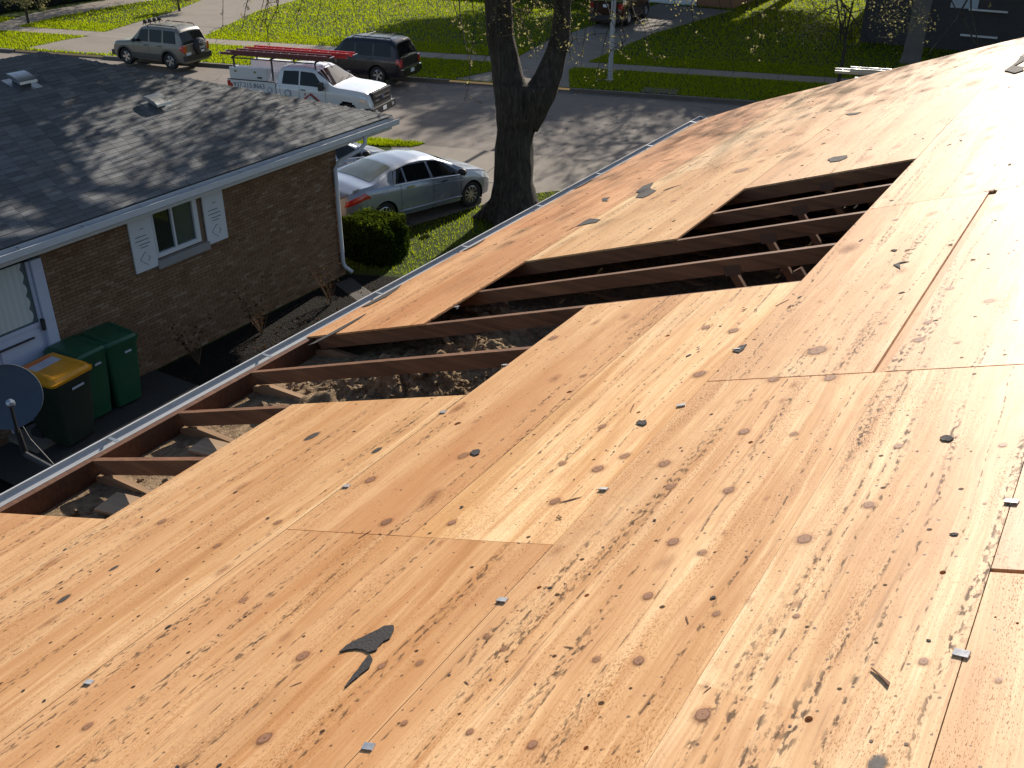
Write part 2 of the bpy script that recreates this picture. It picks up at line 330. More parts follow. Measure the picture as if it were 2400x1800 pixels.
FELT = mat_simple('tar_felt', (.030, .027, .027), .85, 0, .35, nz=120, amt=.5, bump=.4); WHITE = mat_simple('white_paint', (.60, .62, .66), .5, amt=.10, nz=8); GUTG = mat_simple('gutter_grey', (.36, .37, .38), .6, 0, .4, nz=9, amt=.35)
GUTW = mat_simple('gutter_white', (.55, .57, .60), .45, amt=.18, nz=5)
DARK = mat_simple('dark_void', (.012, .012, .013), .9); MORT = mat_simple('mortar', (.21, .138, .088), .95, nz=60, bump=.4); GLS = m_glass('window_glass'); GLSG = m_glass('house_glass', (.010, .018, .014))
CGL = m_glass('car_glass', (.006, .007, .008), .03, .28); CGLL = m_glass('light_glass', (.10, .12, .12), .04)
RUB = mat_simple('rubber', (.018, .018, .019), .8, nz=30); RIM = mat_simple('alloy', (.55, .55, .56), .28, .9, amt=.15); PLAST = mat_simple('black_plastic', (.022, .022, .024), .55, nz=40); CHROME = mat_simple('chrome', (.75, .75, .76), .12, 1., amt=.05)
REDL = mat_simple('tail_red', (.42, .015, .015), .18, 0, .6, amt=.2, coat=.8); LAMP = mat_simple('lamp_lens', (.62, .64, .66), .12, .3, .7, amt=.15, coat=.8); PLATE = mat_simple('plate_white', (.70, .72, .75), .4, amt=.08, nz=60)
P_SILV = m_paint('silver_paint', (.27, .305, .375), .5, .30, .05); P_WHITE = m_paint('white_car_paint', (.66, .69, .74), .0, .3, .2); P_GREY = m_paint('pewter_paint', (.195, .185, .158), .3, .36, .3, .25); P_NAVY = m_paint('navy_paint', (.007, .008, .014), .1, .30, .1, .22); P_RED = m_paint('maroon_paint', (.032, .005, .006), .2, .25, .2)
LRED = mat_simple('ladder_red', (.46, .025, .028), .45, nz=20, amt=.3); LMAR = mat_simple('ladder_maroon', (.135, .030, .036), .5, nz=20, amt=.35); INK = mat_simple('blue_print', (.035, .05, .13), .6); INKK = mat_simple('black_print', (.012, .012, .014), .6); INKR = mat_simple('red_print', (.40, .03, .02), .6); INKB = mat_simple('pale_blue_print', (.16, .24, .40), .6); INKW = mat_simple('white_print', (.65, .66, .68), .6)
BING = mat_simple('bin_green', (.012, .075, .036), .45, 0, .45, nz=9, amt=.25); BIND = mat_simple('bin_dark', (.012, .022, .016), .5, nz=9, amt=.3); BINY = mat_simple('bin_yellow', (.66, .29, .015), .42, 0, .45, nz=7, amt=.2); STICK = mat_simple('sticker', (.45, .47, .55), .5, nz=50, amt=.25); ORNG = mat_simple('sticker_orange', (.65, .16, .03), .5)
DISH = mat_simple('dish_grey', (.045, .062, .088), .7, nz=12, amt=.15); DOORW = mat_simple('door_white', (.50, .54, .68), .5, nz=4, amt=.1); CURT = m_curtain(); POLEM = mat_simple('pole_metal', (.40, .42, .45), .5, .4, nz=8, amt=.25)
BARKHZ = mat_simple('pale_bark', (.13, .115, .105), .95, nz=14, amt=.4, bump=.8)  # bark made paler: veiling glare over the far trunk put into its colour
PLATEM = mat_simple('old_steel', (.10, .065, .05), .6, .6, nz=60, amt=.5)
SIDING = mat_simple('pale_siding', (.36, .42, .50), .7, nz=5, amt=.12); DKSID = mat_simple('dark_siding', (.045, .042, .046), .8, nz=5, amt=.2); OBRK = mat_simple('orange_brick', (.24, .12, .06), .9, nz=30, amt=.4); ROOFG = mat_simple('grey_roof', (.07, .07, .075), .9, nz=40, amt=.4)

# measured positions on the roof deck (metres: along the eave, up the slope, radius, kind)
KNOTS=[(2.878, -1.398, 0.0188, 0), (2.852, -1.216, 0.0148, 0), (2.472, -1.295, 0.019, 0), (2.707, -1.027, 0.019, 0), (2.755, -0.86, 0.0135, 0), (2.755, -0.575, 0.0108, 0), (2.404, -0.858, 0.0156, 0), (2.217, -0.978, 0.0214, 0), (2.123, -1.237, 0.0148, 0), (1.93, -0.906, 0.0133, 2), (1.878, -0.889, 0.0079, 0), (1.858, -1.086, 0.011, 0), (1.923, -1.023, 0.0128, 2), (2.797, -1.346, 0.0143, 1), (2.098, -0.607, 0.0128, 1), (1.94, -0.469, 0.0048, 1), (1.925, -0.424, 0.0059, 1), (2.426, -0.568, 0.0051, 0), (2.43, -1.159, 0.0117, 2), (3.147, -1.475, 0.0106, 2), (3.125, -1.348, 0.0166, 2), (3.118, -1.403, 0.0121, 2), (3.069, -0.85, 0.0087, 2), (2.23, -1.214, 0.01, 2), (1.763, -0.579, 0.0114, 0), (1.732, -0.431, 0.0077, 0), (1.504, -0.974, 0.0188, 0), (1.54, -0.755, 0.0147, 1), (1.596, -1.005, 0.0116, 2), (1.45, -0.595, 0.0213, 3), (2.205, -2.501, 0.0216, 0), (2.219, -2.206, 0.0157, 0), (2.279, -1.74, 0.0254, 0), (2.17, -1.345, 0.018, 0), (1.905, -1.299, 0.0143, 0), (1.9, -1.647, 0.012, 1), (1.884, -1.479, 0.0121, 1), (1.666, -1.671, 0.0104, 0), (1.623, -1.588, 0.0091, 0), (1.525, -1.798, 0.0125, 0), (1.49, -1.907, 0.012, 0), (1.633, -1.31, 0.0122, 0), (1.648, -1.2, 0.0148, 0), (1.328, -1.486, 0.0101, 0), (1.328, -1.308, 0.0123, 0), (1.349, -1.182, 0.0102, 1), (1.407, -1.025, 0.0207, 0), (1.313, -1.679, 0.0087, 0), (2.091, -1.698, 0.0213, 2), (2.063, -1.327, 0.0274, 2), (1.478, -2.207, 0.0211, 0), (1.17, -2.039, 0.0203, 0), (1.064, -2.689, 0.0162, 0), (1.549, -2.351, 0.0214, 2), (1.779, -3.604, 0.0167, 3), (1.564, -3.625, 0.0251, 3), (1.837, -2.992, 0.0281, 2), (1.688, -2.71, 0.018, 0), (1.552, -2.968, 0.044, 2), (1.768, -4.058, 0.0419, 2), (1.98, -3.199, 0.0171, 0), (2.163, -3.045, 0.0186, 0), (2.1, -3.885, 0.0253, 2), (2.122, -3.746, 0.0204, 0), (1.434, -3.513, 0.0271, 2), (2.949, -2.003, 0.0171, 0), (2.704, -1.777, 0.0201, 0), (2.607, -1.835, 0.0225, 0), (2.647, -2.006, 0.0161, 0), (2.379, -1.879, 0.0206, 0), (3.069, -1.905, 0.0141, 1), (2.646, -1.595, 0.0221, 0), (2.489, -1.5, 0.0173, 0), (2.713, -2.519, 0.0255, 0), (3.306, -2.363, 0.0188, 1), (3.019, -2.778, 0.0237, 1), (3.18, -2.888, 0.0348, 2), (2.202, -2.502, 0.0201, 0), (2.51, -2.851, 0.0238, 0), (2.4, -2.43, 0.0365, 2), (2.769, -3.043, 0.0226, 3), (2.092, -2.163, 0.0126, 2), (3.419, -1.795, 0.0282, 0), (3.904, -1.836, 0.0248, 0), (3.98, -2.001, 0.0216, 0), (3.915, -2.168, 0.0187, 1), (3.323, -1.695, 0.0325, 0), (3.323, -1.448, 0.0211, 0), (3.308, -1.229, 0.0228, 0), (3.262, -1.349, 0.0185, 2), (3.588, -1.362, 0.0381, 0), (3.624, -0.988, 0.0193, 0), (3.809, -0.992, 0.0135, 0), (4.988, -1.623, 0.0504, 2), (4.255, -2.568, 0.0355, 2), (4.028, -2.88, 0.0246, 0), (4.296, -1.265, 0.0247, 2), (3.321, -1.434, 0.0175, 2), (3.471, -2.533, 0.033, 2), (2.98, -2.327, 0.0152, 0), (3.13, -1.515, 0.0138, 2), (5.462, -1.317, 0.0345, 2), (6.27, -1.271, 0.0209, 0), (3.992, -0.804, 0.0216, 0), (4.191, -0.988, 0.0174, 0), (3.805, -0.994, 0.0159, 0), (3.631, -0.99, 0.0176, 0), (3.572, -0.845, 0.0099, 0), (5.011, -1.629, 0.0583, 2), (4.511, -1.253, 0.0266, 2), (4.187, -1.532, 0.0143, 2), (3.813, -1.478, 0.013, 2), (3.934, -1.39, 0.0101, 2), (3.837, -1.164, 0.0131, 2), (5.51, -1.036, 0.024, 2), (6.014, -1.686, 0.0291, 2), (3.519, -1.076, 0.0071, 2), (15.895, -3.788, 0.0043, 2), (7.575, -1.359, 0.0466, 2), (10.53, -2.812, 0.0965, 2), (10.078, -2.279, 0.0673, 2), (10.545, -4.009, 0.0968, 2), (8.152, -3.761, 0.1032, 2), (7.746, -3.261, 0.0582, 0), (7.292, -2.147, 0.0683, 2), (7.534, -1.979, 0.045, 2), (8.988, -3.169, 0.0535, 2), (7.537, -1.531, 0.035, 2), (11.578, -3.716, 0.1238, 2), (7.021, -2.14, 0.0486, 2), (2.926, -3.609, 0.0382, 3), (3.196, -2.899, 0.035, 2), (3.021, -2.77, 0.0182, 1), (2.771, -3.044, 0.0226, 3), (3.101, -4.028, 0.0256, 2), (2.429, -3.57, 0.0369, 2), (2.346, -2.409, 0.0359, 2)]
CLIPS=[(3.141, -2.95), (2.45, -2.932), (2.462, -1.735), (1.822, -1.724), (1.218, -1.714), (1.212, -2.909), (1.24, -2.409), (1.008, -2.287), (1.799, -0.511), (2.432, -0.506), (3.664, -1.727), (3.112, -1.74), (3.681, -2.96), (4.807, -4.102), (7.806, -8.986)]
SCRAPS={'big': [(1.513, -2.092), (1.545, -2.092), (1.58, -2.074), (1.585, -2.068), (1.647, -2.033), (1.656, -2.003), (1.636, -1.985), (1.6, -1.969), (1.585, -1.98), (1.56, -1.98), (1.546, -1.973), (1.53, -1.992), (1.538, -2.018), (1.538, -2.044), (1.529, -2.07)], 'tail': [(1.527, -1.985), (1.508, -1.956), (1.474, -1.938), (1.432, -1.944), (1.393, -1.948), (1.386, -1.952), (1.435, -1.966), (1.468, -1.971)], 'A': [(7.653, -4.196), (7.798, -4.222), (7.87, -4.231), (7.965, -4.172), (7.744, -4.102), (7.638, -4.035), (7.54, -3.944), (7.387, -3.945), (7.33, -3.967), (7.415, -4.077), (7.579, -4.127)], 'strip': [(7.536, -3.837), (7.598, -3.737), (7.555, -3.785), (7.472, -3.851)], 'B': [(7.628, -4.527), (7.651, -4.513), (7.633, -4.446), (7.527, -4.426), (7.465, -4.373), (7.515, -4.46)], 'C': [(6.793, -4.248), (6.872, -4.233), (6.755, -4.067), (6.678, -4.061), (6.674, -4.138), (6.652, -4.241), (6.529, -4.264), (6.642, -4.243)], 'oval': [(7.523, -2.483), (7.57, -2.449), (7.547, -2.344), (7.458, -2.316), (7.374, -2.347), (7.397, -2.428)], 'oval2': [(9.602, -2.929), (9.599, -2.878), (9.526, -2.759), (9.454, -2.782), (9.486, -2.854)], 'grey': [(2.802, -0.752), (2.815, -0.745), (2.819, -0.736), (2.812, -0.723), (2.798, -0.711), (2.778, -0.721), (2.783, -0.741)], 'tri': [(4.61, -1.314), (4.644, -1.284), (4.634, -1.247), (4.622, -1.286), (4.53, -1.263)], 'dot': [(4.859, -1.386), (4.868, -1.372), (4.85, -1.351), (4.832, -1.359)], 'ovalL': [(2.732, -2.499), (2.756, -2.499), (2.764, -2.477), (2.752, -2.459), (2.724, -2.445), (2.71, -2.458)], 'star': [(2.968, -1.864), (2.99, -1.862), (2.984, -1.846), (2.991, -1.833), (2.961, -1.814), (2.943, -1.819), (2.953, -1.844)], 'clipfelt': [(3.643, -1.735), (3.699, -1.728), (3.713, -1.7), (3.658, -1.693), (3.619, -1.702)], 'vent': [(10.159, -1.654), (10.394, -1.624), (11.016, -1.609), (10.544, -1.547), (10.335, -1.6), (10.224, -1.537), (10.139, -1.493), (9.933, -1.466), (9.878, -1.533)], 'sliver': [(1.718, -0.675), (1.712, -0.665), (1.679, -0.627), (1.668, -0.627), (1.69, -0.647)]}
STAPLES=[(2.272, -1.788), (3.703, -1.916), (4.18, -1.875), (4.136, -1.812), (4.16, -1.663), (4.825, -1.289), (1.131, -3.295), (4.548, -0.948), (4.825, -1.115)]
TWIGS=[(-7.55, 4.71), (-7.18, 4.77), (-6.31, 4.88), (-6.07, 4.74), (-5.77, 4.77), (-4.8, 4.66), (-4.34, 4.88), (-3.82, 5.14), (-3.32, 5.14), (-2.87, 5.37), (-2.25, 5.72), (-6.42, 5.03), (-5.42, 5.14), (-4.96, 5.35), (-1.27, 3.41), (-1.14, 4.29), (-0.74, 4.62), (-1.45, 4.93), (1.68, 3.75), (2.12, 4.08), (2.6, 3.58), (1.99, 4.73), (3.45, 4.57), (3.74, 5.15), (4.95, 5.15), (5.4, 5.16), (6.23, 4.63), (6.45, 4.19), (7.25, 4.52), (2.82, 3.75), (2.95, 4.51), (4.76, 4.84), (5.58, 5.47), (4.05, 5.47), (2.3, 5.15), (1.77, 4.51), (-1.78, 5.15), (-1.99, 5.46), (-0.13, 4.29), (1.42, 5.15)]
CROWN_N = 85

# ================================================================== GROUND, STREET, DRIVEWAYS
UX, UY = math.cos(R(14.8)), math.sin(R(14.8))
def uv(u, v): return (u * UX - v * UY, u * UY + v * UX)
def to_uv(x, y): return (x * UX + y * UY, -x * UY + y * UX)
VN, VF = 31.9, 42.05                       # near and far kerb lines
def flat(name, poly, z, mat, th=.0, **kw):
    n = len(poly); ar = sum(poly[i][0] * poly[(i + 1) % n][1] - poly[(i + 1) % n][0] * poly[i][1] for i in range(n))
    if ar < 0: poly = poly[::-1]
    mb = MB().add([(p[0], p[1], p[2] if len(p) > 2 else z) for p in poly], [tuple(range(n))])
    return obj(name, mb, mat, kind='structure', **kw)
flat('ground', [uv(-400, -300), uv(400, -300), uv(400, VN), uv(-400, VN)], 0, GND)
flat('ground', [uv(-400, VF), uv(400, VF), uv(400, 400), uv(-400, 400)], 0, GND)
flat('street', [uv(-400, VN), uv(400, VN), uv(400, VF), uv(-400, VF)], -.12, ROAD)
PAVED = []
def paved(name, poly, z, mat):
    PAVED.append([p[:2] for p in poly]); return flat(name, poly, z, mat)
# near driveway with the silver saloon
nd = [(-17.75, 17.3), (-17.0, 19.4), (-16.2, 20.6), (-15.45, 23.5), (-14.75, 25.0), (-14.3, 25.6), uv(-6.0, VN - 3.2), uv(-5.6, VN), uv(-14.2, VN), uv(-13.2, VN - 2.4), (-21.3, 23.5), (-23.2, 18.2)]
paved('driveway', nd, .008, DRIVE)
paved('sidewalk', [uv(-6.6, VN - 5.2), uv(60, VN - 5.2), uv(60, VN - 3.7), uv(-6.3, VN - 3.7)], .012, WALK)
paved('sidewalk', [uv(-200, VN - 5.2), uv(-13.9, VN - 5.2), uv(-13.9, VN - 3.7), uv(-200, VN - 3.7)], .012, WALK)
# far sidewalk, in runs between the driveways
F0, F1 = 46.3, 47.6
paved('sidewalk', [uv(-200, F0), uv(200, F0), uv(200, F1), uv(-200, F1)], .012, WALK)
d1 = [(-48.15, 31.35 - .15), (-48.5, 33.9), (-48.3, 35.3), (-51.1, 43.3), (-57, 55), (-49.5, 57), (-46.9, 46.0), (-43.1, 38.2), (-43.9, 33.3), (-43.4, 32.4)]
paved('driveway', d1, .008, DRIVE)
d2 = [(-25.9, 36.8), (-25.3, 39.4), (-26.1, 42.4), (-27.1, 47.2), (-27.6, 62), (-22.6, 62), (-23.3, 52), (-22.7, 43.6), (-22.6, 41.3), (-20.8, 38.1)]
paved('driveway', d2, .008, DRIVE)
d0 = [(-56.6, 30.2), (-56.1, 35.1), (-57.8, 38.5), (-58.4, 44.2), (-60, 55), (-54.5, 55), (-55.9, 44.7), (-55.4, 38.5), (-53.9, 33.9), (-53.0, 29.6)]
paved('driveway', d0, .008, DRIVE)
# kerbs, lowered at the driveways
def kerb(u0, u1, v0, v1, top):
    mb = MB(); a, b, c, e = uv(u0, v0), uv(u1, v0), uv(u1, v1), uv(u0, v1)
    mb.add([(*a, -.3), (*b, -.3), (*c, -.3), (*e, -.3), (*a, top), (*b, top), (*c, top), (*e, top)], [(3, 2, 1, 0), (4, 5, 6, 7), (0, 1, 5, 4), (1, 2, 6, 5), (2, 3, 7, 6), (3, 0, 4, 7)])
    obj('kerb', mb, CURB, kind='structure')
def kerb_line(vs, cuts, near):
    us = -200
    for c0, c1 in cuts + [(200, 200)]:
        a, b = (vs - .02, vs + .16) if near else (vs - .16, vs + .02)
        kerb(us, c0, a, b, .022)
        if c1 > c0: kerb(c0, c1, a, b, -.085)
        us = c1
kerb_line(VN, [(-14.4, -5.4)], True)
kerb_line(VF, [(-46.5, -42.5), (-38.9, -33.6), (-15.8, -10.3)], False)
# dark joints in the concrete
def joint(pts, z, wd=.045):
    mb = MB()
    for a, b in zip(pts[:-1], pts[1:]):
        a = Vector((*a, 0)); b = Vector((*b, 0)); d = (b - a).normalized(); r = Vector((d.y, -d.x, 0)) * wd / 2
        mb.add([a - r + Vector((0, 0, z)), a + r + Vector((0, 0, z)), b + r + Vector((0, 0, z)), b - r + Vector((0, 0, z))], [(0, 1, 2, 3)])
    obj('joint', mb, DARK, kind='structure')
joint([uv(-14.3, VN + .3), uv(-5.4, VN + .3), uv(8, VN + .3)], -.116, .07)
joint([uv(-200, VF - .4), uv(60, VF - .4)], -.116, .05)
joint([uv(-60, 37.2), uv(20, 37.0)], -.116, .025)
joint([(-19.6, 24.7), (-14.95, 25.45)], .013, .04); joint([(-18.3, 21.4), (-16.05, 20.8)], .013, .03)
joint([(-16.9, 25.2), (-17.6, 28.2)], .013, .03)
joint([(-27.2, 46.9), (-22.9, 47.3)], .013, .03); joint([(-27.3, 52), (-23.3, 52.2)], .013, .03); joint([(-25.5, 40.4), (-22.5, 40.6)], .013, .03)
joint([(-48.5, 36), (-44.3, 36.4)], .013, .03); joint([(-50, 40), (-44, 40.6)], .013, .03)
for u in range(-60, 30, 2):
    if not any(a < u < b for a, b in ((-47, -43), (-38, -34.5), (-15.5, -11.6))): joint([uv(u, F0), uv(u, F1)], .016, .022)
# storm drain in the far kerb
dr = thing('storm_drain', 'dark storm drain slot with concrete lid in the far kerb beside the lamp pole', 'drain', uv(-6.7, VF) + (0,))
obj('lid', MB().box((0, .55, .02), (1.5, .9, .05), Matrix.Rotation(R(14.8), 3, 'Z')), mat_simple('drain_lid', (.05, .046, .04), .9), dr)
obj('slot', MB().box((0, -.03, -.035), (1.1, .05, .10), Matrix.Rotation(R(14.8), 3, 'Z')), DARK, dr)

# bare soil between the houses
flat('soil_bed', [(-15.42, -8), (-15.42, 17.2), (-13.8, 17.9), (-4.2, 17.0), (-4.2, -8)], .006, SOIL)
flat('concrete_pad', [(-15.4, 7.2), (-15.4, 11.2), (-13.6, 11.2), (-13.6, 7.2)], .06, mat_simple('pad_soil', (.03, .027, .024), .9, nz=14, amt=.5))
flat('path', [(-15.3, 16.55), (-12.5, 15.3), (-12.3, 15.75), (-15.2, 17.05)], .012, mat_simple('path_stone', (.06, .052, .045), .9, nz=8, amt=.4))

# ---- grass blades
def pip(P, poly):
    x, y = P[:, 0], P[:, 1]; ins = np.zeros(len(P), bool); n = len(poly)
    for i in range(n):
        x0, y0 = poly[i]; x1, y1 = poly[(i + 1) % n]
        c = ((y0 > y) != (y1 > y)); xx = (x1 - x0) * (y - y0) / ((y1 - y0) if y1 != y0 else 1e-9) + x0
        ins ^= c & (x < xx)
    return ins
def rnd_attr(me, vals, dom='FACE'):
    a = me.attributes.new('rnd', 'FLOAT', dom); a.data.foreach_set('value', np.asarray(vals, np.float32))
def tri_cloud(name, V, mat, rnd, parent=None, **kw):
    n = len(V) // 3; me = bpy.data.meshes.new(name); me.vertices.add(3 * n); me.vertices.foreach_set('co', np.ascontiguousarray(V, np.float32).ravel())
    me.loops.add(3 * n); me.loops.foreach_set('vertex_index', np.arange(3 * n, dtype=np.int32)); me.polygons.add(n); me.polygons.foreach_set('loop_start', np.arange(0, 3 * n, 3, dtype=np.int32))
    me.update(); me.validate(); rnd_attr(me, rnd); me.materials.append(mat); return link(name, me, parent, **kw)
def blades(P, h, wd, z=0):
    n = len(P); a = rng.uniform(0, 2 * np.pi, n); hh = h * rng.uniform(.5, 1.4, n); ww = wd * rng.uniform(.6, 1.3, n); l = rng.normal(0, .45, (n, 2)) * hh[:, None]
    V = np.zeros((n, 3, 3)); V[:, 0, :2] = P + np.c_[np.cos(a), np.sin(a)] * ww[:, None] / 2; V[:, 1, :2] = P - np.c_[np.cos(a), np.sin(a)] * ww[:, None] / 2
    V[:, 2, :2] = P + l; V[:, 2, 2] = hh; V[:, :2, 2] = -.01; V[:, :, 2] += z; return V.reshape(-1, 3)
def lawn(label, uvbox, n, h, wd, extra=(), cond=None):
    u0, u1, v0, v1 = uvbox; U = rng.uniform(u0, u1, n); Vv = rng.uniform(v0, v1, n); P = np.c_[U * UX - Vv * UY, U * UY + Vv * UX]
    keep = np.ones(len(P), bool)
    for poly in PAVED + list(extra): keep &= ~pip(P, poly)
    if cond: keep &= cond(P)
    P = P[keep]; r = np.clip(rng.normal(.5, .16, len(P)), 0, 1)
    tri_cloud('grass', blades(P, h, wd), GRS, r, kind='stuff', label=label)
lawn('sunlit far lawn', (-50, 8, VF + .05, 50), 105000, .09, .05)
lawn('sunlit far lawn', (-45, 10, 50, 74), 90000, .10, .065)
lawn('near lawn', (-16, 2, 17, VN - .05), 60000, .07, .022, extra=[[(-15.6, -8), (-15.6, 17.4), (-13.8, 17.9), (-4.2, 17.0), (-3.2, -8)]], cond=lambda P: (P[:, 0] < -3) & (P[:, 0] > -17) & (P[:, 1] > 14))
patch_ = [(-20.75, 27.72), (-22.3, 27.32), (-24.6, 26.6), (-24.9, 25.6), (-22.2, 26.5), (-20.95, 27.1)]
flat('lawn_edge', patch_, .014, GND)
P = np.c_[rng.uniform(-25, -20.5, 14000), rng.uniform(25.5, 27.9, 14000)]; P = P[pip(P, patch_)]
tri_cloud('grass', blades(P, .10, .035, .012), GRS, rng.uniform(.2, .8, len(P)), kind='stuff', label='small grass patch beside the driveway mouth')

# ================================================================== OUR HOUSE: ROOF DECK BEING RE-SHEATHED
SLP = 0.338983847; CS, SN = math.cos(SLP), math.sin(SLP); DD = 1.4
RO = Vector((DD * SN, 0, CAMZ - DD * CS))
RM = Matrix(((CS, 0, -SN, RO.x), (0, 1, 0, 0), (SN, 0, CS, RO.z), (0, 0, 0, 1)))
def rp(s, t, n=0): return RM @ Vector((t, s, n))
house = thing('house', 'house in the foreground with bare plywood roof sheathing and a cut open strip of rafters', 'house')
RAKE_T = [-5.5, -5.42, -5.1, -4.74, -4.0, -3.17, -2.1, 0, 3.3]; RAKE_S = [11.3, 11.42, 11.8, 12.15, 12.24, 12.34, 12.47, 12.5, 12.5]
def rake(t): return float(np.interp(t, RAKE_T, RAKE_S))
HOLES = [k for k in KNOTS if k[3] == 1]
OCT = [(math.cos(2 * math.pi * i / 24), math.sin(2 * math.pi * i / 24)) for i in range(24)]
def sheet(t0, t1, s0, s1, colr, name='plywood_sheet', th=.012, gap=.0019, label=None):
    zo = rng.uniform(0, .0009)
    t0 += gap; t1 -= gap; s0 += gap; s1 -= gap
    pts = [(t0, s0), (t1, s0)]
    ts = np.linspace(t1, t0, 12) if s1 > 11.2 else (t1, t0)
    pts += [(float(t), min(s1, rake(t))) for t in ts]
    # slightly worn edge line
    V = [Vector(p) for p in pts]; E = [(i, (i + 1) % len(pts)) for i in range(len(pts))]; hs = []
    for (s, t, r, k) in HOLES:
        if t0 + r < t < t1 - r and s0 + r < s < s1 - r:
            r *= .72; hs.append((t, s, r)); b = len(V); V += [Vector((t + r * .85 * x * (1 + .1 * math.sin(3 * i)), s + r * 1.0 * y)) for i, (x, y) in enumerate(OCT)]; E += [(b + i, b + (i + 1) % 24) for i in range(24)]
    vo, eo, fo, *_ = delaunay_2d_cdt(V, E, [], 1, 1e-6) if not hs else delaunay_2d_cdt(V, E, [list(range(len(pts)))], 1, 1e-6)
    tris = []
    if not hs: fo = [tuple(range(len(pts)))]; vo = V
    for f in fo:
        if hs:
            c = sum((vo[i] for i in f), Vector((0, 0))) / len(f)
            if any(((c.x - h[0]) / .85) ** 2 + (c.y - h[1]) ** 2 < (h[2] * .93) ** 2 for h in hs): continue
        ar = sum(vo[f[i]].x * vo[f[(i + 1) % len(f)]].y - vo[f[(i + 1) % len(f)]].x * vo[f[i]].y for i in range(len(f)))
        tris.append(tuple(f) if ar > 0 else tuple(f)[::-1])
    n = len(vo); mb = MB(); edges = {}
    for f in tris:
        for i in range(len(f)): edges[(f[i], f[(i + 1) % len(f)])] = 1
    vs_ = [(v.x, v.y, zo) for v in vo] + [(v.x, v.y, zo - th) for v in vo]
    fs_ = tris + [tuple(i + n for i in f[::-1]) for f in tris]
    fs_ += [(b, a, a + n, b + n) for (a, b) in edges if (b, a) not in edges]
    mb.add(vs_, fs_)
    for t, s, r in hs: mb.add([(t + r * .95 * x, s + r * 1.08 * y, zo - .0085) for x, y in OCT], [tuple(range(24))])
    o = obj(name, mb, PLY, house); o.matrix_basis = RM; o.color = (*colr, 1)
    o['_b'] = (t0, t1, s0, s1)
    if label: o['label'] = label
    return o
SHEETS = []
def S_(*a, **k): SHEETS.append(sheet(*a, **k))
TC = [-5.27, -4.172, -2.953, -1.730, -.508, .714, 1.936, 3.14]
cA = (.88, .68, .54); cT = (1.0, .93, .84); cO = (.96, .84, .70); cP = (1.12, 1.12, 1.12); cL = (1.06, 1.02, .98)
S_(TC[0], TC[1], -5.2, -2.76, cA); S_(TC[0], TC[1], -2.76, -.32, cA); S_(TC[0], TC[1], -.32, 2.121, (.90, .74, .58))
S_(TC[0], TC[1], 4.529, 6.97, cA); S_(TC[0], TC[1], 6.97, 9.41, (.86, .62, .48)); S_(TC[0], TC[1], 9.41, 12.6, (.90, .68, .55))
S_(TC[1], TC[2], -5.2, -1.54, cO); S_(TC[1], TC[2], -1.54, .90, cT); S_(TC[1], TC[2], .90, 3.336, (.97, .87, .74))
S_(TC[1], TC[2], 5.768, 8.2, (1.03, .99, .88)); S_(TC[1], TC[2], 8.2, 10.65, cT); S_(TC[1], TC[2], 10.65, 12.6, cO)
S_(TC[2], TC[3], -5.2, -2.76, cT); S_(TC[2], TC[3], -2.76, -.32, cT); S_(TC[2], TC[3], -.32, 2.121, (.97, .86, .73)); S_(TC[2], -2.32, 2.121, 4.529, (.96, .83, .69)); S_(-2.32, TC[3], 2.121, 4.529, (1.16, 1.10, .98), gap=.0008)
S_(TC[2], TC[3], 6.995, 9.41, cL); S_(TC[2], TC[3], 9.41, 11.85, cT); S_(TC[2], TC[3], 11.85, 12.6, cT)
S_(TC[3], TC[4], -5.2, -1.54, cO); S_(TC[3], TC[4], -1.54, .90, cO); S_(TC[3], -1.03, .90, 3.336, (.99, .88, .75), gap=.0006); S_(-1.03, TC[4], .90, 3.336, (1.06, 1.01, .93), gap=.0006)
S_(TC[3], -1.085, 3.340, 5.768, (1.05, 1.0, .93)); S_(-1.045, TC[4], 3.340, 5.768, cP); S_(TC[3], TC[4], 5.772, 8.2, cL); S_(TC[3], TC[4], 8.2, 10.65, cL); S_(TC[3], TC[4], 10.65, 12.6, cT)
S_(TC[4], TC[5], -5.2, -.32, cT); S_(TC[4], TC[5], -.32, 2.114, (1.0, .92, .80)); S_(TC[4], TC[5], 2.126, 4.56, (.98, .95, .95)); S_(TC[4], TC[5], 4.56, 7.0, cP); S_(TC[4], TC[5], 7.0, 9.44, cP); S_(TC[4], TC[5], 9.44, 12.6, cT)
for a, b in ((5, 6), (6, 7)):
    for s0, s1 in ((-5.2, -1.5), (-1.5, .94), (.94, 3.38), (3.38, 5.82), (5.82, 8.26), (8.26, 10.7), (10.7, 12.6)): S_(TC[a], TC[b], s0, s1, cT)
# nailing board seen in the wide gap of the ripped sheet
o = obj('backing_board', MB().bx((-1.16, 3.36, -.034), (-.97, 5.75, -.0135)), PLY, house); o.matrix_basis = RM; o.color = (.86, .70, .50, 1)

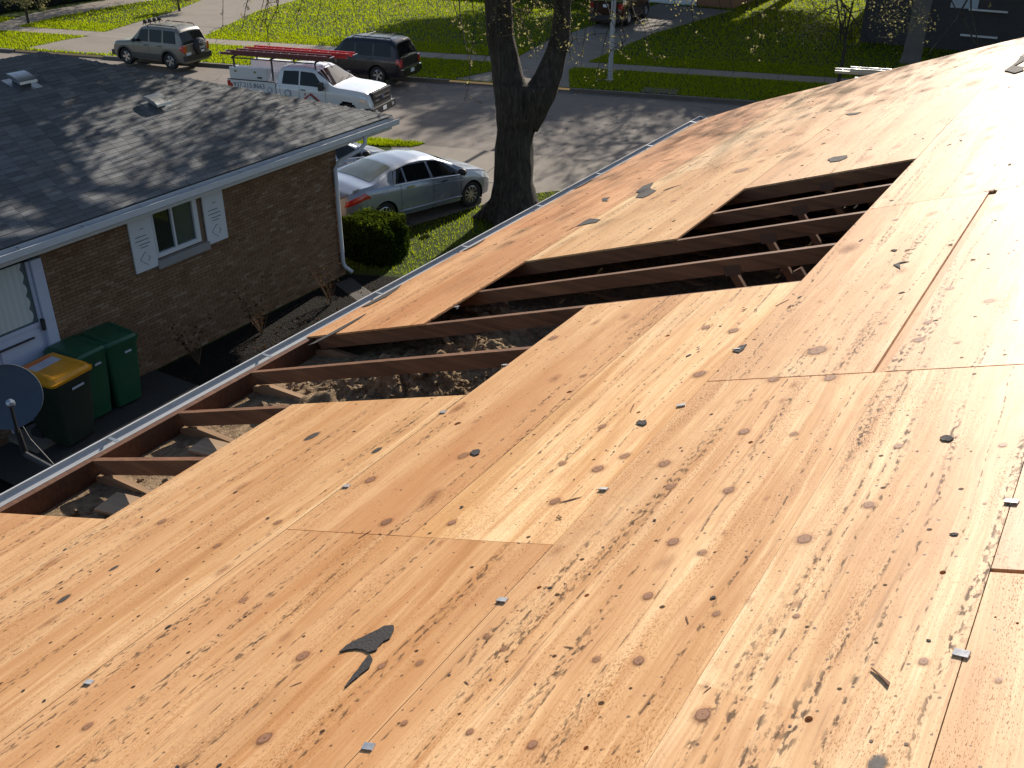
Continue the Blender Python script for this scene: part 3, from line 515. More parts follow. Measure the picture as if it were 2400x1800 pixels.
# knots, smears and tar spots, each in its sheet
KM = []
for i in range(4):
    me = MB().add([(x, y, 0) for x, y in OCT], [tuple(range(24))]).mesh('knot', KN[i]); KM.append(me)
def add_knot(s, t, r, k):
    for sh in SHEETS:
        b = sh['_b']
        if b[0] + r * .5 < t < b[1] - r * .5 and b[2] + r * .5 < s < min(b[3], rake(t)) - r * .5:
            if k == 1: return
            o = link({0: 'knot', 1: 'knot_rim', 2: 'stain', 3: 'tar_spot'}[k], KM[k], sh, (t, s, .0018 + rng.uniform(0, .0006)))
            a = {0: (1.75, 1.95), 1: (1.7, 2.2), 2: (1.2, 2.2), 3: (1.3, 2.0)}[k]; o.scale = (r * a[0], r * a[1], 1); o.rotation_euler = (0, 0, rng.normal(0, .12)); return
for k in KNOTS: add_knot(*k)
cnt = 0
while cnt < 85:
    s = rng.uniform(2.5, 12.2); t = rng.uniform(-5.15, -.4)
    if rng.uniform() > .25 + s / 14: continue
    kk = 0 if rng.uniform() < .35 else 2
    add_knot(s, t, rng.uniform(.010, .022) if kk == 0 else rng.uniform(.02, .055), kk); cnt += 1
# sheathing clips pushed over the long edges
for i, (s, t) in enumerate(CLIPS):
    if t < -5 or i in (6, 7): continue
    mb = MB(); L = .019
    mb.box((0, 0, .0042), (L * 1.7, L, .0022)); mb.box((-L * .8, 0, .0025), (.002, L, .005)); mb.box((L * .8, 0, .0025), (.002, L, .005)); mb.box((0, 0, -.004), (.003, L, .015))
    o = obj('clip', mb, STEEL, house); o.matrix_basis = RM @ Matrix.Translation((t, s, .0015)) @ Matrix.Rotation(rng.normal(0, .12), 4, 'Z') @ Matrix.Rotation(rng.normal(0, .10), 4, 'X')
# far slope of the same roof
rt = RM @ Vector((3.14, 0, 0)); mb = MB()
far_e = (2 * rt.x + 4.47, 6.44)
for s0, s1 in ((-5.2, .6), (.6, 6.5), (6.5, 12.45)):
    mb = MB(); mb.add([(rt.x + .002, s0, rt.z), (far_e[0], s0, far_e[1]), (far_e[0], s1, far_e[1]), (rt.x + .002, s1, rt.z), (rt.x + .002, s0, rt.z - .012), (far_e[0], s0, far_e[1] - .012), (far_e[0], s1, far_e[1] - .012), (rt.x + .002, s1, rt.z - .012)], [(0, 1, 2, 3), (7, 6, 5, 4), (0, 4, 5, 1), (1, 5, 6, 2), (2, 6, 7, 3), (3, 7, 4, 0)])
    o = obj('plywood_sheet', mb, PLY, house); o.color = (1, .9, .8, 1)
# trusses: rafter, ceiling joist and webs, repeated every 0.61 m
def xz_prism(poly, th): return MB().prism(poly, -th / 2, th / 2, lambda x, y, z: (x, z, y))
def rz(t, n=0): v = RM @ Vector((t, 0, n)); return (v.x, v.z)
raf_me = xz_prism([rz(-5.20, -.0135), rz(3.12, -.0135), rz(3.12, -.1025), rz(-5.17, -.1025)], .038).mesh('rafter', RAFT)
joi_me = xz_prism([(-4.437, 6.29), (9.9, 6.29), (9.9, 6.379), (-4.30, 6.379), (-4.437, 6.335)], .0375).mesh('ceiling_joist', CHORD)
def web_me(a, b, wd=.089, th=.035): return MB().beam((a[0], 0, a[1]), (b[0], 0, b[1]), th, wd, up=(0, 1, 0) if False else (1, 0, 0)).mesh('web', CHORD)
def xz_beam(a, b, wd, th):
    a = Vector((a[0], 0, a[1])); b = Vector((b[0], 0, b[1])); d = (b - a).normalized(); p = Vector((-d.z, 0, d.x)) * wd / 2; y = Vector((0, th / 2, 0))
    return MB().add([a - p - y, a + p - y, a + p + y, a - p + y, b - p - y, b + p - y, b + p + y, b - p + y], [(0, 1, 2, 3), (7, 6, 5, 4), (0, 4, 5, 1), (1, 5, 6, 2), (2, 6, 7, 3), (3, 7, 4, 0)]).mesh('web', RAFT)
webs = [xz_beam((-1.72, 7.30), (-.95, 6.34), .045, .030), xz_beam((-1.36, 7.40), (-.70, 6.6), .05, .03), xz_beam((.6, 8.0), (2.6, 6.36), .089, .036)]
plate_me = MB().box((0, 0, 0), (.10, .002, .06)).mesh('gusset_plate', PLATEM)
for k in range(-5, 17):
    Y = 2.121 + .6104 * k
    for nm, me in (('rafter', raf_me), ('ceiling_joist', joi_me)): link(nm, me, house, (0, Y, 0))
    for j, me in enumerate(webs):
        if j == 1 and k != 5: continue
        link('web', me, house, (0, Y, 0))
    o = link('gusset_plate', plate_me, house, (-1.72, Y - .0208, 7.32)); o.rotation_euler = (0, -SLP, 0)
# eave board, soffit, ceiling, gutter
obj('eave_board', MB().bx((-4.478, -5.1, 6.27), (-4.440, 11.75, 6.432)), FASC, house)
obj('soffit', MB().bx((-4.476, -5.1, 6.25), (-4.05, 11.9, 6.266)), WHITE, house)
obj('ceiling', MB().bx((-4.43, -5.0, 6.272), (11.0, 11.9, 6.288)), GYP, house)
gp = [(-4.482, 6.432), (-4.482, 6.322), (-4.548, 6.318), (-4.572, 6.335), (-4.585, 6.365), (-4.612, 6.392), (-4.614, 6.414), (-4.600, 6.416), (-4.600, 6.408), (-4.608, 6.407), (-4.606, 6.393), (-4.580, 6.369), (-4.567, 6.340), (-4.547, 6.323), (-4.487, 6.327), (-4.487, 6.432)]
gut = obj('gutter', MB().prism(gp, -5.1, 11.86, lambda x, y, z: (x, z, y)), GUTG, house)
hang = MB().box((-4.546, 0, 6.412), (.135, .022, .004)).mesh('gutter_hanger', GALV)
for k in range(13): link('gutter_hanger', hang, gut, (0, -3.1 + 1.22 * k + rng.normal(0, .05), rng.normal(0, .002)))
obj('gutter_end', MB().bx((-4.61, 11.861, 6.318), (-4.482, 11.866, 6.41)), GALV, house)
# walls below
WALLB = mat_simple('house_brick', (.19, .115, .07), .9, nz=18, amt=.35)
obj('wall', MB().bx((-4.05, -5.0, 0), (-3.85, 11.95, 6.27)), WALLB, house); obj('wall', MB().bx((11.0, -5.0, 0), (11.2, 11.95, 6.27)), WALLB, house)
for Y in (-5.0, 11.75):
    obj('wall', MB().bx((-3.848, Y + .001, 0), (10.998, Y + .199, 6.27)), WALLB, house)
    obj('gable', MB().prism([(-4.3, 6.29), (11.2, 6.29), (rt.x, rt.z - .13)], Y + .02, Y + .16, lambda x, y, z: (x, z, y)), WALLB, house)
# dark felt flaps and debris still caught along the eave
for (s, t, L, W_, a) in ((5.35, -5.20, .50, .055, .1), (6.6, -5.22, .34, .03, .03), (8.6, -5.25, .4, .03, 0), (4.62, -5.0, .6, .04, 0.02)):
    o = obj('felt_flap', MB().prism([(-W_, -L / 2), (0, -L * .45), (W_ * .8, -L * .1), (W_ * .3, L * .3), (-W_ * .4, L / 2)], 0, .003), FELT, house); o.matrix_basis = RM @ Matrix.Translation((t, s, .004)) @ Matrix.Rotation(a, 4, 'Z')
# loose insulation over the ceiling, and clumps of it
def ins_h(x, y):
    h = .075 + .05 * mnoise.noise((x * 2.3, y * 2.3, 1.)) + .03 * mnoise.noise((x * 9, y * 9, 2.)) + .02 * mnoise.noise((x * 24, y * 24, 4.))
    m = math.exp(-((x + 3.35) / .55) ** 2 - ((y - 4.25) / .40) ** 2) * .21 + math.exp(-((x + 3.55) / .35) ** 2 - ((y - 5.45) / .25) ** 2) * .18 + math.exp(-((x + 3.2) / .5) ** 2 - ((y - 4.85) / .3) ** 2) * .15
    h += m * (1 + .8 * mnoise.noise((x * 13, y * 13, 7.)))
    h *= max(0., min(1., (x + 4.40) / .5)) * .85 + .15
    return 6.29 + max(.004, h)
NX, NY = 230, 300; X0, X1, Y0, Y1 = -4.43, .6, 1.3, 8.6
mb = MB().grid(lambda a, b: (X0 + (X1 - X0) * a, Y0 + (Y1 - Y0) * b, ins_h(X0 + (X1 - X0) * a, Y0 + (Y1 - Y0) * b)), NX, NY)
obj('insulation', mb, INS, None, kind='stuff', label='loose brown blown insulation lying between the ceiling joists', smooth=True)
mb = MB(); ico = []
bmx = bmesh.new(); bmesh.ops.create_icosphere(bmx, subdivisions=2, radius=1); iv = [v.co.copy() for v in bmx.verts]; ifc = [tuple(v.index for v in f.verts) for f in bmx.faces]; bmx.free()
for i in range(1500):
    q = rng.uniform()
    if q < .55: x, y = rng.normal(-3.35, .42), rng.normal(4.22, .22)
    elif q < .7: x, y = rng.normal(-3.5, .22), rng.normal(5.45, .14)
    elif q < .85: x, y = rng.normal(-3.1, .4), rng.normal(4.85, .16)
    else: x, y = rng.uniform(-4.25, -3.3), rng.uniform(2.0, 4.3)
    r = rng.uniform(.006, .014) if rng.uniform() < .75 else rng.uniform(.014, .034); sd_ = rng.uniform(0, 100)
    if abs((y - 2.121) / .6104 - round((y - 2.121) / .6104)) * .61 < .035 + r * .6: continue
    z = ins_h(x, y) + r * .25
    mb.add([Vector((x, y, z)) + Vector((v.x, v.y, v.z * .75)) * r * (1 + .75 * mnoise.noise(v * 2.1 + Vector((sd_, 0, 0))) + .35 * mnoise.noise(v * 5 + Vector((0, sd_, 0)))) for v in iv], ifc)
obj('insulation_clumps', mb, INS, None, kind='stuff', label='clumps of brown insulation heaped between the rafters')
# offcuts lying on the joists
def offcut(label, c, d, rot, m=SCRAPW):
    o = obj('wood_offcut', MB().box((0, 0, 0), d), m); o.location = c; o.rotation_euler = rot; tag(o, label, 'wood offcut', None)
offcut('pale square offcut in the nearest open rafter bay by the gutter', (-3.93, 2.56, 6.405), (.36, .17, .016), (0, R(-4), R(8)))
offcut('pale square offcut in the second open rafter bay by the gutter', (-3.96, 3.20, 6.405), (.34, .15, .016), (0, R(-4), R(4)))
offcut('small stick of wood lying on the insulation heap', (-3.62, 4.95, 6.50), (.20, .035, .018), (R(8), R(6), R(-38)))
offcut('wide pale board half buried in insulation under the deck edge', (-3.02, 4.83, 6.46), (.42, .30, .016), (R(6), R(-10), R(12)))
# loose scraps of tar felt and other litter lying on the deck
def scrap(key, label, nm='felt_scrap', cat='felt scrap', m=FELT, th=.0025, z=.0026):
    P = [(t, s) for s, t in SCRAPS[key]]; c = np.mean(P, 0); P = [(a - c[0], b - c[1]) for a, b in P]
    # roughen the torn outline
    Q = []
    for i in range(len(P)):
        a = np.array(P[i]); b = np.array(P[(i + 1) % len(P)]); L = np.linalg.norm(b - a); n = 3 if L > .03 else 2
        for j in range(n):
            q = a + (b - a) * j / n
            if j: q = q + rng.normal(0, .02, 2) * L
            Q.append(tuple(q))
    o = obj(nm, MB().prism(Q, 0, th), m); o.matrix_basis = RM @ Matrix.Translation((c[0], c[1], z)); tag(o, label, cat)
scrap('big', 'largest torn black felt scrap shaped like a wing on the near plywood'); scrap('tail', 'pointed black felt sliver just below the wing shaped scrap')
scrap('A', 'jagged black felt scrap on the far eave sheets above the tree base'); scrap('strip', 'thin dark felt strip beside the jagged scrap'); scrap('B', 'small forked felt scrap nearest the gutter on the eave sheet')
scrap('C', 'ragged felt scrap on the seam above the long cut opening'); scrap('oval', 'flat oval grey felt scrap above the far end of the opening'); scrap('oval2', 'small thin oval felt scrap farthest up the sunlit deck')
scrap('grey', 'oval grey felt scrap alone on the pale right hand plywood'); scrap('tri', 'triangular grey felt scrap between the opening and the ripped sheet'); scrap('dot', 'tiny round felt dot next to the triangular scrap')
scrap('ovalL', 'small round black felt scrap beside a knot left of centre'); scrap('star', 'star shaped black felt scrap on the weathered pale sheet'); scrap('clipfelt', 'grey felt shred stuck by a bright clip on the long seam')
scrap('vent', 'curled dark flashing strip at the far right edge of the roof', 'flashing_strip', 'flashing', th=.01); scrap('sliver', 'dark brown wood splinter on the right foreground plywood', 'wood_splinter', 'splinter', RAFT, .004)  # first piece: dark sheet cut to the shadow below the raised board
ofc = obj('plywood_offcut', MB().box((0, 0, 0), (.34, .5, .012)), PLY); ofc.matrix_basis = RM @ Matrix.Translation((-1.33, 10.55, .05)) @ Matrix.Rotation(R(-7), 4, 'Y') @ Matrix.Rotation(R(12), 4, 'Z'); tag(ofc, 'pale plywood offcut tilted over the flashing strip at the roof edge', 'plywood offcut'); ofc.color = (1.1, 1.1, 1.08, 1)
STL = ['bent rusty staple beside a long seam right of the picture centre', 'bent staple on the pale weathered sheet left of the clip with felt', 'left one of a pair of bent staples below the long opening', 'right one of a pair of bent staples below the long opening',
       'bent staple just across the seam from the staple pair', 'bent staple above the triangular felt scrap', 'bent staple at the left edge of the foreground', 'bent staple beside the wide gap of the ripped sheet', 'bent staple near the ripped sheet, farthest from the viewer']
for (s, t) in STAPLES:
    mb = MB(); a = rng.uniform(0, 6); L = .022
    p = [(L * math.cos(a), L * math.sin(a), .003), (0, 0, .003), (L * .9 * math.cos(a + .7), L * .9 * math.sin(a + .7), .004), (L * math.cos(a), L * math.sin(a), .0045)]
    mb.tube(p, .0016, 5); o = obj('bent_staple', mb, mat_simple('rusty_steel', (.10, .06, .045), .6, .5) if 'rusty_steel' not in bpy.data.materials else bpy.data.materials['rusty_steel']); o.matrix_basis = RM @ Matrix.Translation((t, s, .001)); tag(o, STL[STAPLES.index((s, t))], 'staple', 'loose staples on the deck')

# crumbs of felt, granules and wood splinters left by the tear-off
n = 420; S0 = rng.uniform(.6, 12, n) ** 1.0; T0 = rng.uniform(-5.1, -.36, n); Vb = []; 
keep = []
for i in range(n):
    s, t = float(S0[i]), float(T0[i])
    if any(b['_b'][0] < t < b['_b'][1] and b['_b'][2] < s < min(b['_b'][3], rake(t)) for b in SHEETS): keep.append(i)
mbd = MB(); mbs = MB()
for i in keep:
    s, t = float(S0[i]), float(T0[i]); a = rng.uniform(0, 6.283); sz = (.0018 + .0055 * rng.uniform() ** 2.5) * (1 + s * .05); el = rng.uniform(1, 2.6) if i % 5 else rng.uniform(3, 8)
    P = []
    for k in range(5): q = a + 0; x = math.cos(6.283 * k / 5) * sz * el * rng.uniform(.7, 1.2); y = math.sin(6.283 * k / 5) * sz * rng.uniform(.7, 1.2) * (1 if i % 5 else .5); P.append((t + x * math.cos(q) - y * math.sin(q), s + x * math.sin(q) + y * math.cos(q)))
    (mbd if i % 5 else mbs).prism(P, .0012, .0014 + sz * .25, lambda x, y, z: tuple(RM @ Vector((x, y, z))))
obj('felt_crumbs', mbd, FELT, None, kind='stuff', label='black crumbs of roofing felt strewn over the plywood'); obj('wood_splinters', mbs, RAFT, None, kind='stuff', label='small brown splinters strewn over the plywood')

# nail heads in rows over every rafter
mbn = MB()
for k in range(-5, 18):
    Y = 2.121 + .6104 * k
    for t in np.arange(-5.2, 3.0, .152):
        for dy in ((-.012, .012) if False else (0,)):
            s = Y + rng.normal(0, .007); tt = float(t + rng.normal(0, .02))
            if rng.uniform() < .25 or not any(b['_b'][0] + .01 < tt < b['_b'][1] - .01 and b['_b'][2] + .005 < s < min(b['_b'][3], rake(tt)) - .005 for b in SHEETS): continue
            r = rng.uniform(.0032, .0046); c = RM @ Vector((tt, s, .0016))
            mbn.add([RM @ Vector((tt + r * math.cos(a), s + r * math.sin(a), .0016)) for a in np.linspace(0, 6.283, 8)[:-1]], [tuple(range(7))])
obj('nail_heads', mbn, bpy.data.materials['rusty_steel'], house, kind='stuff')

# ================================================================== NEIGHBOUR'S BRICK HOUSE
nb = thing('brick_house', "neighbour's low brick house with grey shingled hip roof and shuttered window", 'house')
XW, YF = -15.47, 17.15; XE, YE, ZE = -15.17, 18.95, 3.537; RX, RZ = -20.5, 3.537 + 5.33 / 3; BACK = -9.0
# mortar wall behind the bricks, with openings as recesses
WIN = (11.80, 12.93, 2.20, 3.17); DOOR = (8.18, 9.40, 0.15, 3.17)
mb = MB()
for y0, y1, z0, z1 in ((BACK, DOOR[0], 0, 3.21), (DOOR[1], WIN[0], 0, 3.21), (WIN[0], WIN[1], 0, WIN[2]), (WIN[1], YF - .01, 0, 3.21)): mb.bx((XW - .20, y0, z0), (XW - .012, y1, z1))
obj('wall', mb, MORT, nb)
obj('wall', MB().bx((XW - .19, YF - .21, 0), (-25.5, YF - .012, 3.21)), MORT, nb); obj('wall', MB().bx((-25.7, BACK, 0), (-25.5, YF, 3.21)), MORT, nb)
BH, BL, JT = .0572, .194, .0095
bricks = []
row = 0; z = .02
while z + BH < 3.215:
    y = YF - (0 if row % 2 == 0 else (BL + JT) / 2)
    if row % 2: bricks.append((YF - (BL) / 4 - .0, z, (BL - JT) / 2))
    while y - BL > 4.0:
        yc, L = y - BL / 2, BL; a, b = yc - L / 2, yc + L / 2
        def cut(a, b, lo, hi):
            if b <= lo or a >= hi: return [(a, b)]
            return [q for q in ((a, lo - .004), (hi + .004, b)) if q[1] - q[0] > .03]
        seg = [(a, b)]
        if z + BH > WIN[2] - .11 and z < WIN[3]: seg = [r for q in seg for r in cut(*q, WIN[0] - .02, WIN[1] + .13)]
        if z < DOOR[3]: seg = [r for q in seg for r in cut(*q, DOOR[0], DOOR[1])]
        for q in seg: bricks.append(((q[0] + q[1]) / 2, z, q[1] - q[0]))
        y -= BL + JT
    z += BH + JT; row += 1
def bdist(b): return (Vector((XW, b[0], b[1])) - Vector((0, 0, CAMZ))).length + (50 if b[0] < 9.4 else 0) + (30 if b[1] < 1.0 else 0)
bricks.sort(key=bdist)
bme = {}
def brick_mesh(L):
    k = round(L, 2)
    if k not in bme:
        me = MB().box((0, 0, 0), (.022, L, BH)).mesh('brick', BRK); bme[k] = me
    return bme[k]
def obj_rnd_mesh(): pass
BV = [MB().box((0, 0, 0), (.022, BL, BH)).mesh('brick', BRK) for i in range(14)]
for i, me in enumerate(BV): rnd_attr(me, [(i + .5) / 14] * 6)
for i, (y, z, L) in enumerate(bricks[:300]):
    o = link('brick', BV[int(rng.integers(14))], nb, (XW - .003 + rng.normal(0, .0015), y, z + BH / 2)); o.scale = (1, L / BL, 1)
mb = MB(); rv = []
for y, z, L in bricks[300:]:
    mb.box((XW - .003 + rng.normal(0, .0015), y, z + BH / 2), (.022, L, BH)); rv += [rng.uniform()] * 6
o = obj('bricks', mb, BRK, nb, kind='stuff'); rnd_attr(o.data, rv)
# window, shutters, sill
wn = obj('window', MB().bx((XW - .10, WIN[0], WIN[2] + .03), (XW + .012, WIN[1], WIN[2] + .115)).bx((XW - .10, WIN[0], WIN[2] + .115), (XW + .012, WIN[0] + .05, WIN[3])).bx((XW - .10, WIN[1] - .11, WIN[2] + .115), (XW + .012, WIN[1], WIN[3])).bx((XW - .08, 12.285, WIN[2] + .115), (XW + .004, 12.325, WIN[3])), WHITE, nb)
obj('pane', MB().bx((XW - .06, WIN[0] + .05, WIN[2] + .115), (XW - .05, 12.285, WIN[3])), GLSG, wn); obj('pane', MB().bx((XW - .045, 12.325, WIN[2] + .115), (XW - .035, WIN[1] - .11, WIN[3])), m_glass('screened_glass', (.045, .06, .052), .25), wn)
obj('sill', MB().bx((XW - .02, 11.76, 2.02), (XW + .06, 13.09, 2.185)), mat_simple('sill_stone', (.26, .25, .25), .8, nz=12), nb)
for y0, y1, lean in ((11.24, 11.77, 0), (13.06, 13.60, 0)):
    sh = obj('shutter', MB().bx((XW + .012, y0, 2.10), (XW + .045, y1, 3.19)), WHITE, nb); yc = (y0 + y1) / 2; X = XW + .0465
    g = MB()
    for z, a, b in ((2.92, -.02, .06), (2.78, -.16, .10), (2.70, -.17, .15), (2.62, -.10, .16), (2.56, -.08, .10)): g.bx((X - .004, yc + a, z), (X, yc + b, z + .014))
    for (a, b) in (((-.13, 2.34), (.0, 2.47)), ((.0, 2.47), (.03, 2.44)), ((-.13, 2.34), (.03, 2.20)), ((.07, 2.38), (.10, 2.33)), ((.10, 2.33), (.05, 2.27))): g.beam((X - .002, yc + a[0], a[1]), (X - .002, yc + b[0], b[1]), .004, .016, up=(1, 0, 0))
    obj('cutout', g, PLAST, sh)
# side door with lace curtain
dr = obj('door', MB().bx((XW - .10, DOOR[0] + .02, .17), (XW - .05, 9.20, 1.89)), DOORW, nb)
obj('panel', MB().bx((XW - .049, 8.30, .30), (XW - .035, 9.10, 1.80)), DOORW, dr)
obj('rail', MB().bx((XW - .049, 8.22, 1.86), (XW - .02, 9.19, 1.93)).bx((XW - .06, 9.13, 1.93), (XW - .02, 9.19, 3.05)), DOORW, dr)
obj('closer_bar', MB().beam((XW + .0, 8.25, 1.70), (XW + .0, 8.95, 1.70), .02, .03), PLAST, dr)
obj('handle', MB().bx((XW - .019, 9.135, 1.76), (XW + .03, 9.175, 1.98)).box((XW + .03, 9.155, 1.95), (.05, .05, .06)), PLAST, dr)
obj('glass', MB().bx((XW - .075, 8.22, 1.93), (XW - .068, 9.13, 3.05)), m_glass('door_glass', (.10, .125, .125), .12), dr)
obj('curtain', MB().grid(lambda u, v: (XW - .066 + .0012 * math.sin(u * 40), 8.22 + u * .80 + u ** 10 * .05 * abs(math.sin(v * 14)), 1.96 + v * 1.09), 40, 40), CURT, dr, smooth=True)
obj('door_frame', MB().bx((XW - .06, 9.20, .15), (XW + .03, 9.40, 3.06)).bx((XW - .06, 8.10, .15), (XW + .03, 8.20, 3.06)), DOORW, nb)
obj('step', MB().bx((XW + .01, 8.0, 0), (XW + .8, 9.1, .16)), DRIVE, nb)
# roof: deck planes, then the shingles on the side that faces the camera
def hipY(x): return YE - (XE - x)           # the hip runs at 45 degrees
def rz_n(x): return ZE + (XE - x) / 3
obj('roof_deck', MB().add([(XE, BACK - 1, ZE - .02), (XE, YE, ZE - .02), (RX, hipY(RX), RZ - .02), (RX, BACK - 1, RZ - .02)], [(0, 1, 2, 3)]).add([(XE, YE, ZE - .02), (2 * RX - XE, YE, ZE - .02), (RX, hipY(RX), RZ - .02)], [(0, 1, 2)]).add([(RX, BACK - 1, RZ - .02), (RX, hipY(RX), RZ - .02), (2 * RX - XE, YE, ZE - .02), (2 * RX - XE, BACK - 1, ZE - .02)], [(0, 1, 2, 3)]).add([(XE, BACK - 1, ZE - .02), (RX, BACK - 1, RZ - .02), (2 * RX - XE, BACK - 1, ZE - .02)], [(0, 1, 2)]), ROOFG, nb)
ts = math.atan(1 / 3); EXPO, TABW = .143, .33
NM = Matrix(((math.cos(ts), 0, math.sin(ts), XE), (0, 1, 0, 0), (-math.sin(ts), 0, math.cos(ts), ZE), (0, 0, 0, 1)))   # local x = down the slope
tabs = []; c = 0; slen = (XE - RX) / math.cos(ts)
while c * EXPO < slen - .05:
    d0 = c * EXPO; x = XE - d0 * math.cos(ts); ymax = hipY(x) - .02; y = ymax + .3 - ((c % 2) * TABW / 2 + rng.uniform(0, .02))
    while y > 3.2:
        a, b = y - TABW + .006, min(y, ymax)
        if b - a > .05: tabs.append((d0, (a + b) / 2, b - a))
        y -= TABW
    c += 1
def tab_local(mb, L, th0=.009, th1=.002, ln=.165, j=(0, 0)):
    # lower edge (butt) thick, upper edge tucked under the next course
    mb.add([(.0 + j[0], -L / 2, th0), (.0 + j[1], L / 2, th0), (-ln, L / 2, th1), (-ln, -L / 2, th1), (.0 + j[0], -L / 2, -.004), (.0 + j[1], L / 2, -.004), (-ln, L / 2, -.012), (-ln, -L / 2, -.012)], [(0, 1, 2, 3), (4, 5, 1, 0), (5, 6, 2, 1), (7, 4, 0, 3)])
SV = []
for i in range(16):
    mb = MB(); tab_local(mb, 1.0, j=(rng.normal(0, .003), rng.normal(0, .003))); me = mb.mesh('shingle', SHG); rnd_attr(me, [(i + .5) / 16] * 4); SV.append(me)
def tdist(t): p = NM @ Vector((-t[0], t[1], 0)); return (p - Vector((0, 0, CAMZ))).length + (40 if p.y < 7.8 else 0)
tabs.sort(key=tdist)
for d0, y, L in tabs[:290]:
    o = link('shingle', SV[int(rng.integers(16))], nb); o.matrix_basis = NM @ Matrix.Translation((-d0, y, rng.uniform(.002, .005))) @ Matrix.Rotation(rng.normal(0, .006), 4, 'Z') @ Matrix.Diagonal((1, L, 1, 1))
mb = MB(); rv = []
for d0, y, L in tabs[290:]:
    n0 = len(mb.v); tab_local(mb, L, j=(rng.normal(0, .003), rng.normal(0, .003))); off = rng.uniform(.002, .005)
    for i in range(n0, len(mb.v)): v = mb.v[i]; mb.v[i] = tuple(NM @ Vector((v[0] - d0, v[1] + y, v[2] + off)))
    rv += [rng.uniform()] * 4
o = obj('shingles', mb, SHG, nb, kind='stuff'); rnd_attr(o.data, rv)
# hip and ridge caps
def caps(a, b, n, wd=.15):
    a = Vector(a); b = Vector(b); d = (b - a); L = d.length / n; d.normalize(); r = d.cross(Vector((0, 0, 1))).normalized()
    for i in range(n):
        p = a + d * L * i; m = MB(); dn = .16 * wd / .15 * .35
        h0, h1 = .030, .014
        m.add([p - r * wd + Vector((0, 0, h0 - dn)), p + Vector((0, 0, h0)), p + r * wd + Vector((0, 0, h0 - dn)), p + d * L * 1.25 - r * wd + Vector((0, 0, h1 - dn)), p + d * L * 1.25 + Vector((0, 0, h1)), p + d * L * 1.25 + r * wd + Vector((0, 0, h1 - dn))], [(0, 1, 4, 3), (1, 2, 5, 4)])
        me = m.mesh('hip_cap', SHG); rnd_attr(me, [rng.uniform(.3, .8)] * 2); link('hip_cap', me, nb)
caps((XE, YE, ZE), (RX, hipY(RX), RZ), 46); caps((RX, hipY(RX), RZ), (RX, 3.0, RZ), 60)
# eave trim, gutter and downspout
mb = MB().bx((XE - .03, BACK - 1, 3.24), (XE - .005, YE - .03, ZE - .025)); obj('fascia', mb, WHITE, nb)
obj('soffit', MB().bx((XW + .03, BACK, 3.218), (XE - .032, YE - .06, 3.238)).bx((-25.4, YF, 3.218), (XW + .029, YE - .06, 3.238)), WHITE, nb)
gx = XE + .004
gp = [(gx, 3.50), (gx, 3.362), (gx + .175, 3.362), (gx + .192, 3.38), (gx + .192, 3.495), (gx + .176, 3.497), (gx + .182, 3.385), (gx + .172, 3.370), (gx + .008, 3.370), (gx + .008, 3.50)]
gu = obj('gutter', MB().prism(gp, BACK - 1, YE + .02, lambda x, y, z: (x, z, y)), GUTW, nb)
gd = obj('gutter_lining', MB().bx((gx + .009, BACK - 1, 3.385), (gx + .178, YE, 3.39)), mat_simple('gutter_grime', (.035, .034, .034), .9, nz=6), gu)  # near-black strip: shade inside the gutter put in as colour
for k in range(9): obj('gutter_hanger', MB().box((gx + .09, 7.6 + 1.25 * k, 3.488), (.18, .02, .004)), GALV, gu)
ds = MB().tube([(gx + .12, 17.75, 3.37), (gx + .12, 17.72, 3.16), (gx + .06, 17.55, 3.04), (XW + .12, 17.15, 2.86), (XW + .075, 17.02, 2.70), (XW + .075, 17.02, .38), (XW + .10, 17.05, .26), (XW + .28, 17.10, .14)], .048, 8)
obj('downspout', ds, GUTW, nb, smooth=True, angle=50)
# roof vents
for i, (vx, vy) in enumerate(((-19.52, 12.38), (-17.75, 14.22))):
    v = bpy.data.objects.new('roof_vent', None); col.objects.link(v); v.parent = nb; v.location = (vx, vy, rz_n(vx) + .005); v.rotation_euler = (0, ts, 0)
    obj('flashing', MB().box((.02, 0, .012), (.55, .56, .004)), GALV, v); obj('neck', MB().box((0, 0, .06), (.24, .26, .10)), mat_simple('vent_dark', (.05, .05, .055), .7) if i == 0 else bpy.data.materials['vent_dark'], v)
    hood = MB().prism([(-.22, .11), (-.20, .165), (-.10, .19), (.12, .19), (.21, .165), (.235, .12), (.215, .115), (-.2, .105)], -.20, .20, lambda x, y, z: (x, z, y)); obj('hood', hood, GALV, v, smooth=True, angle=40)

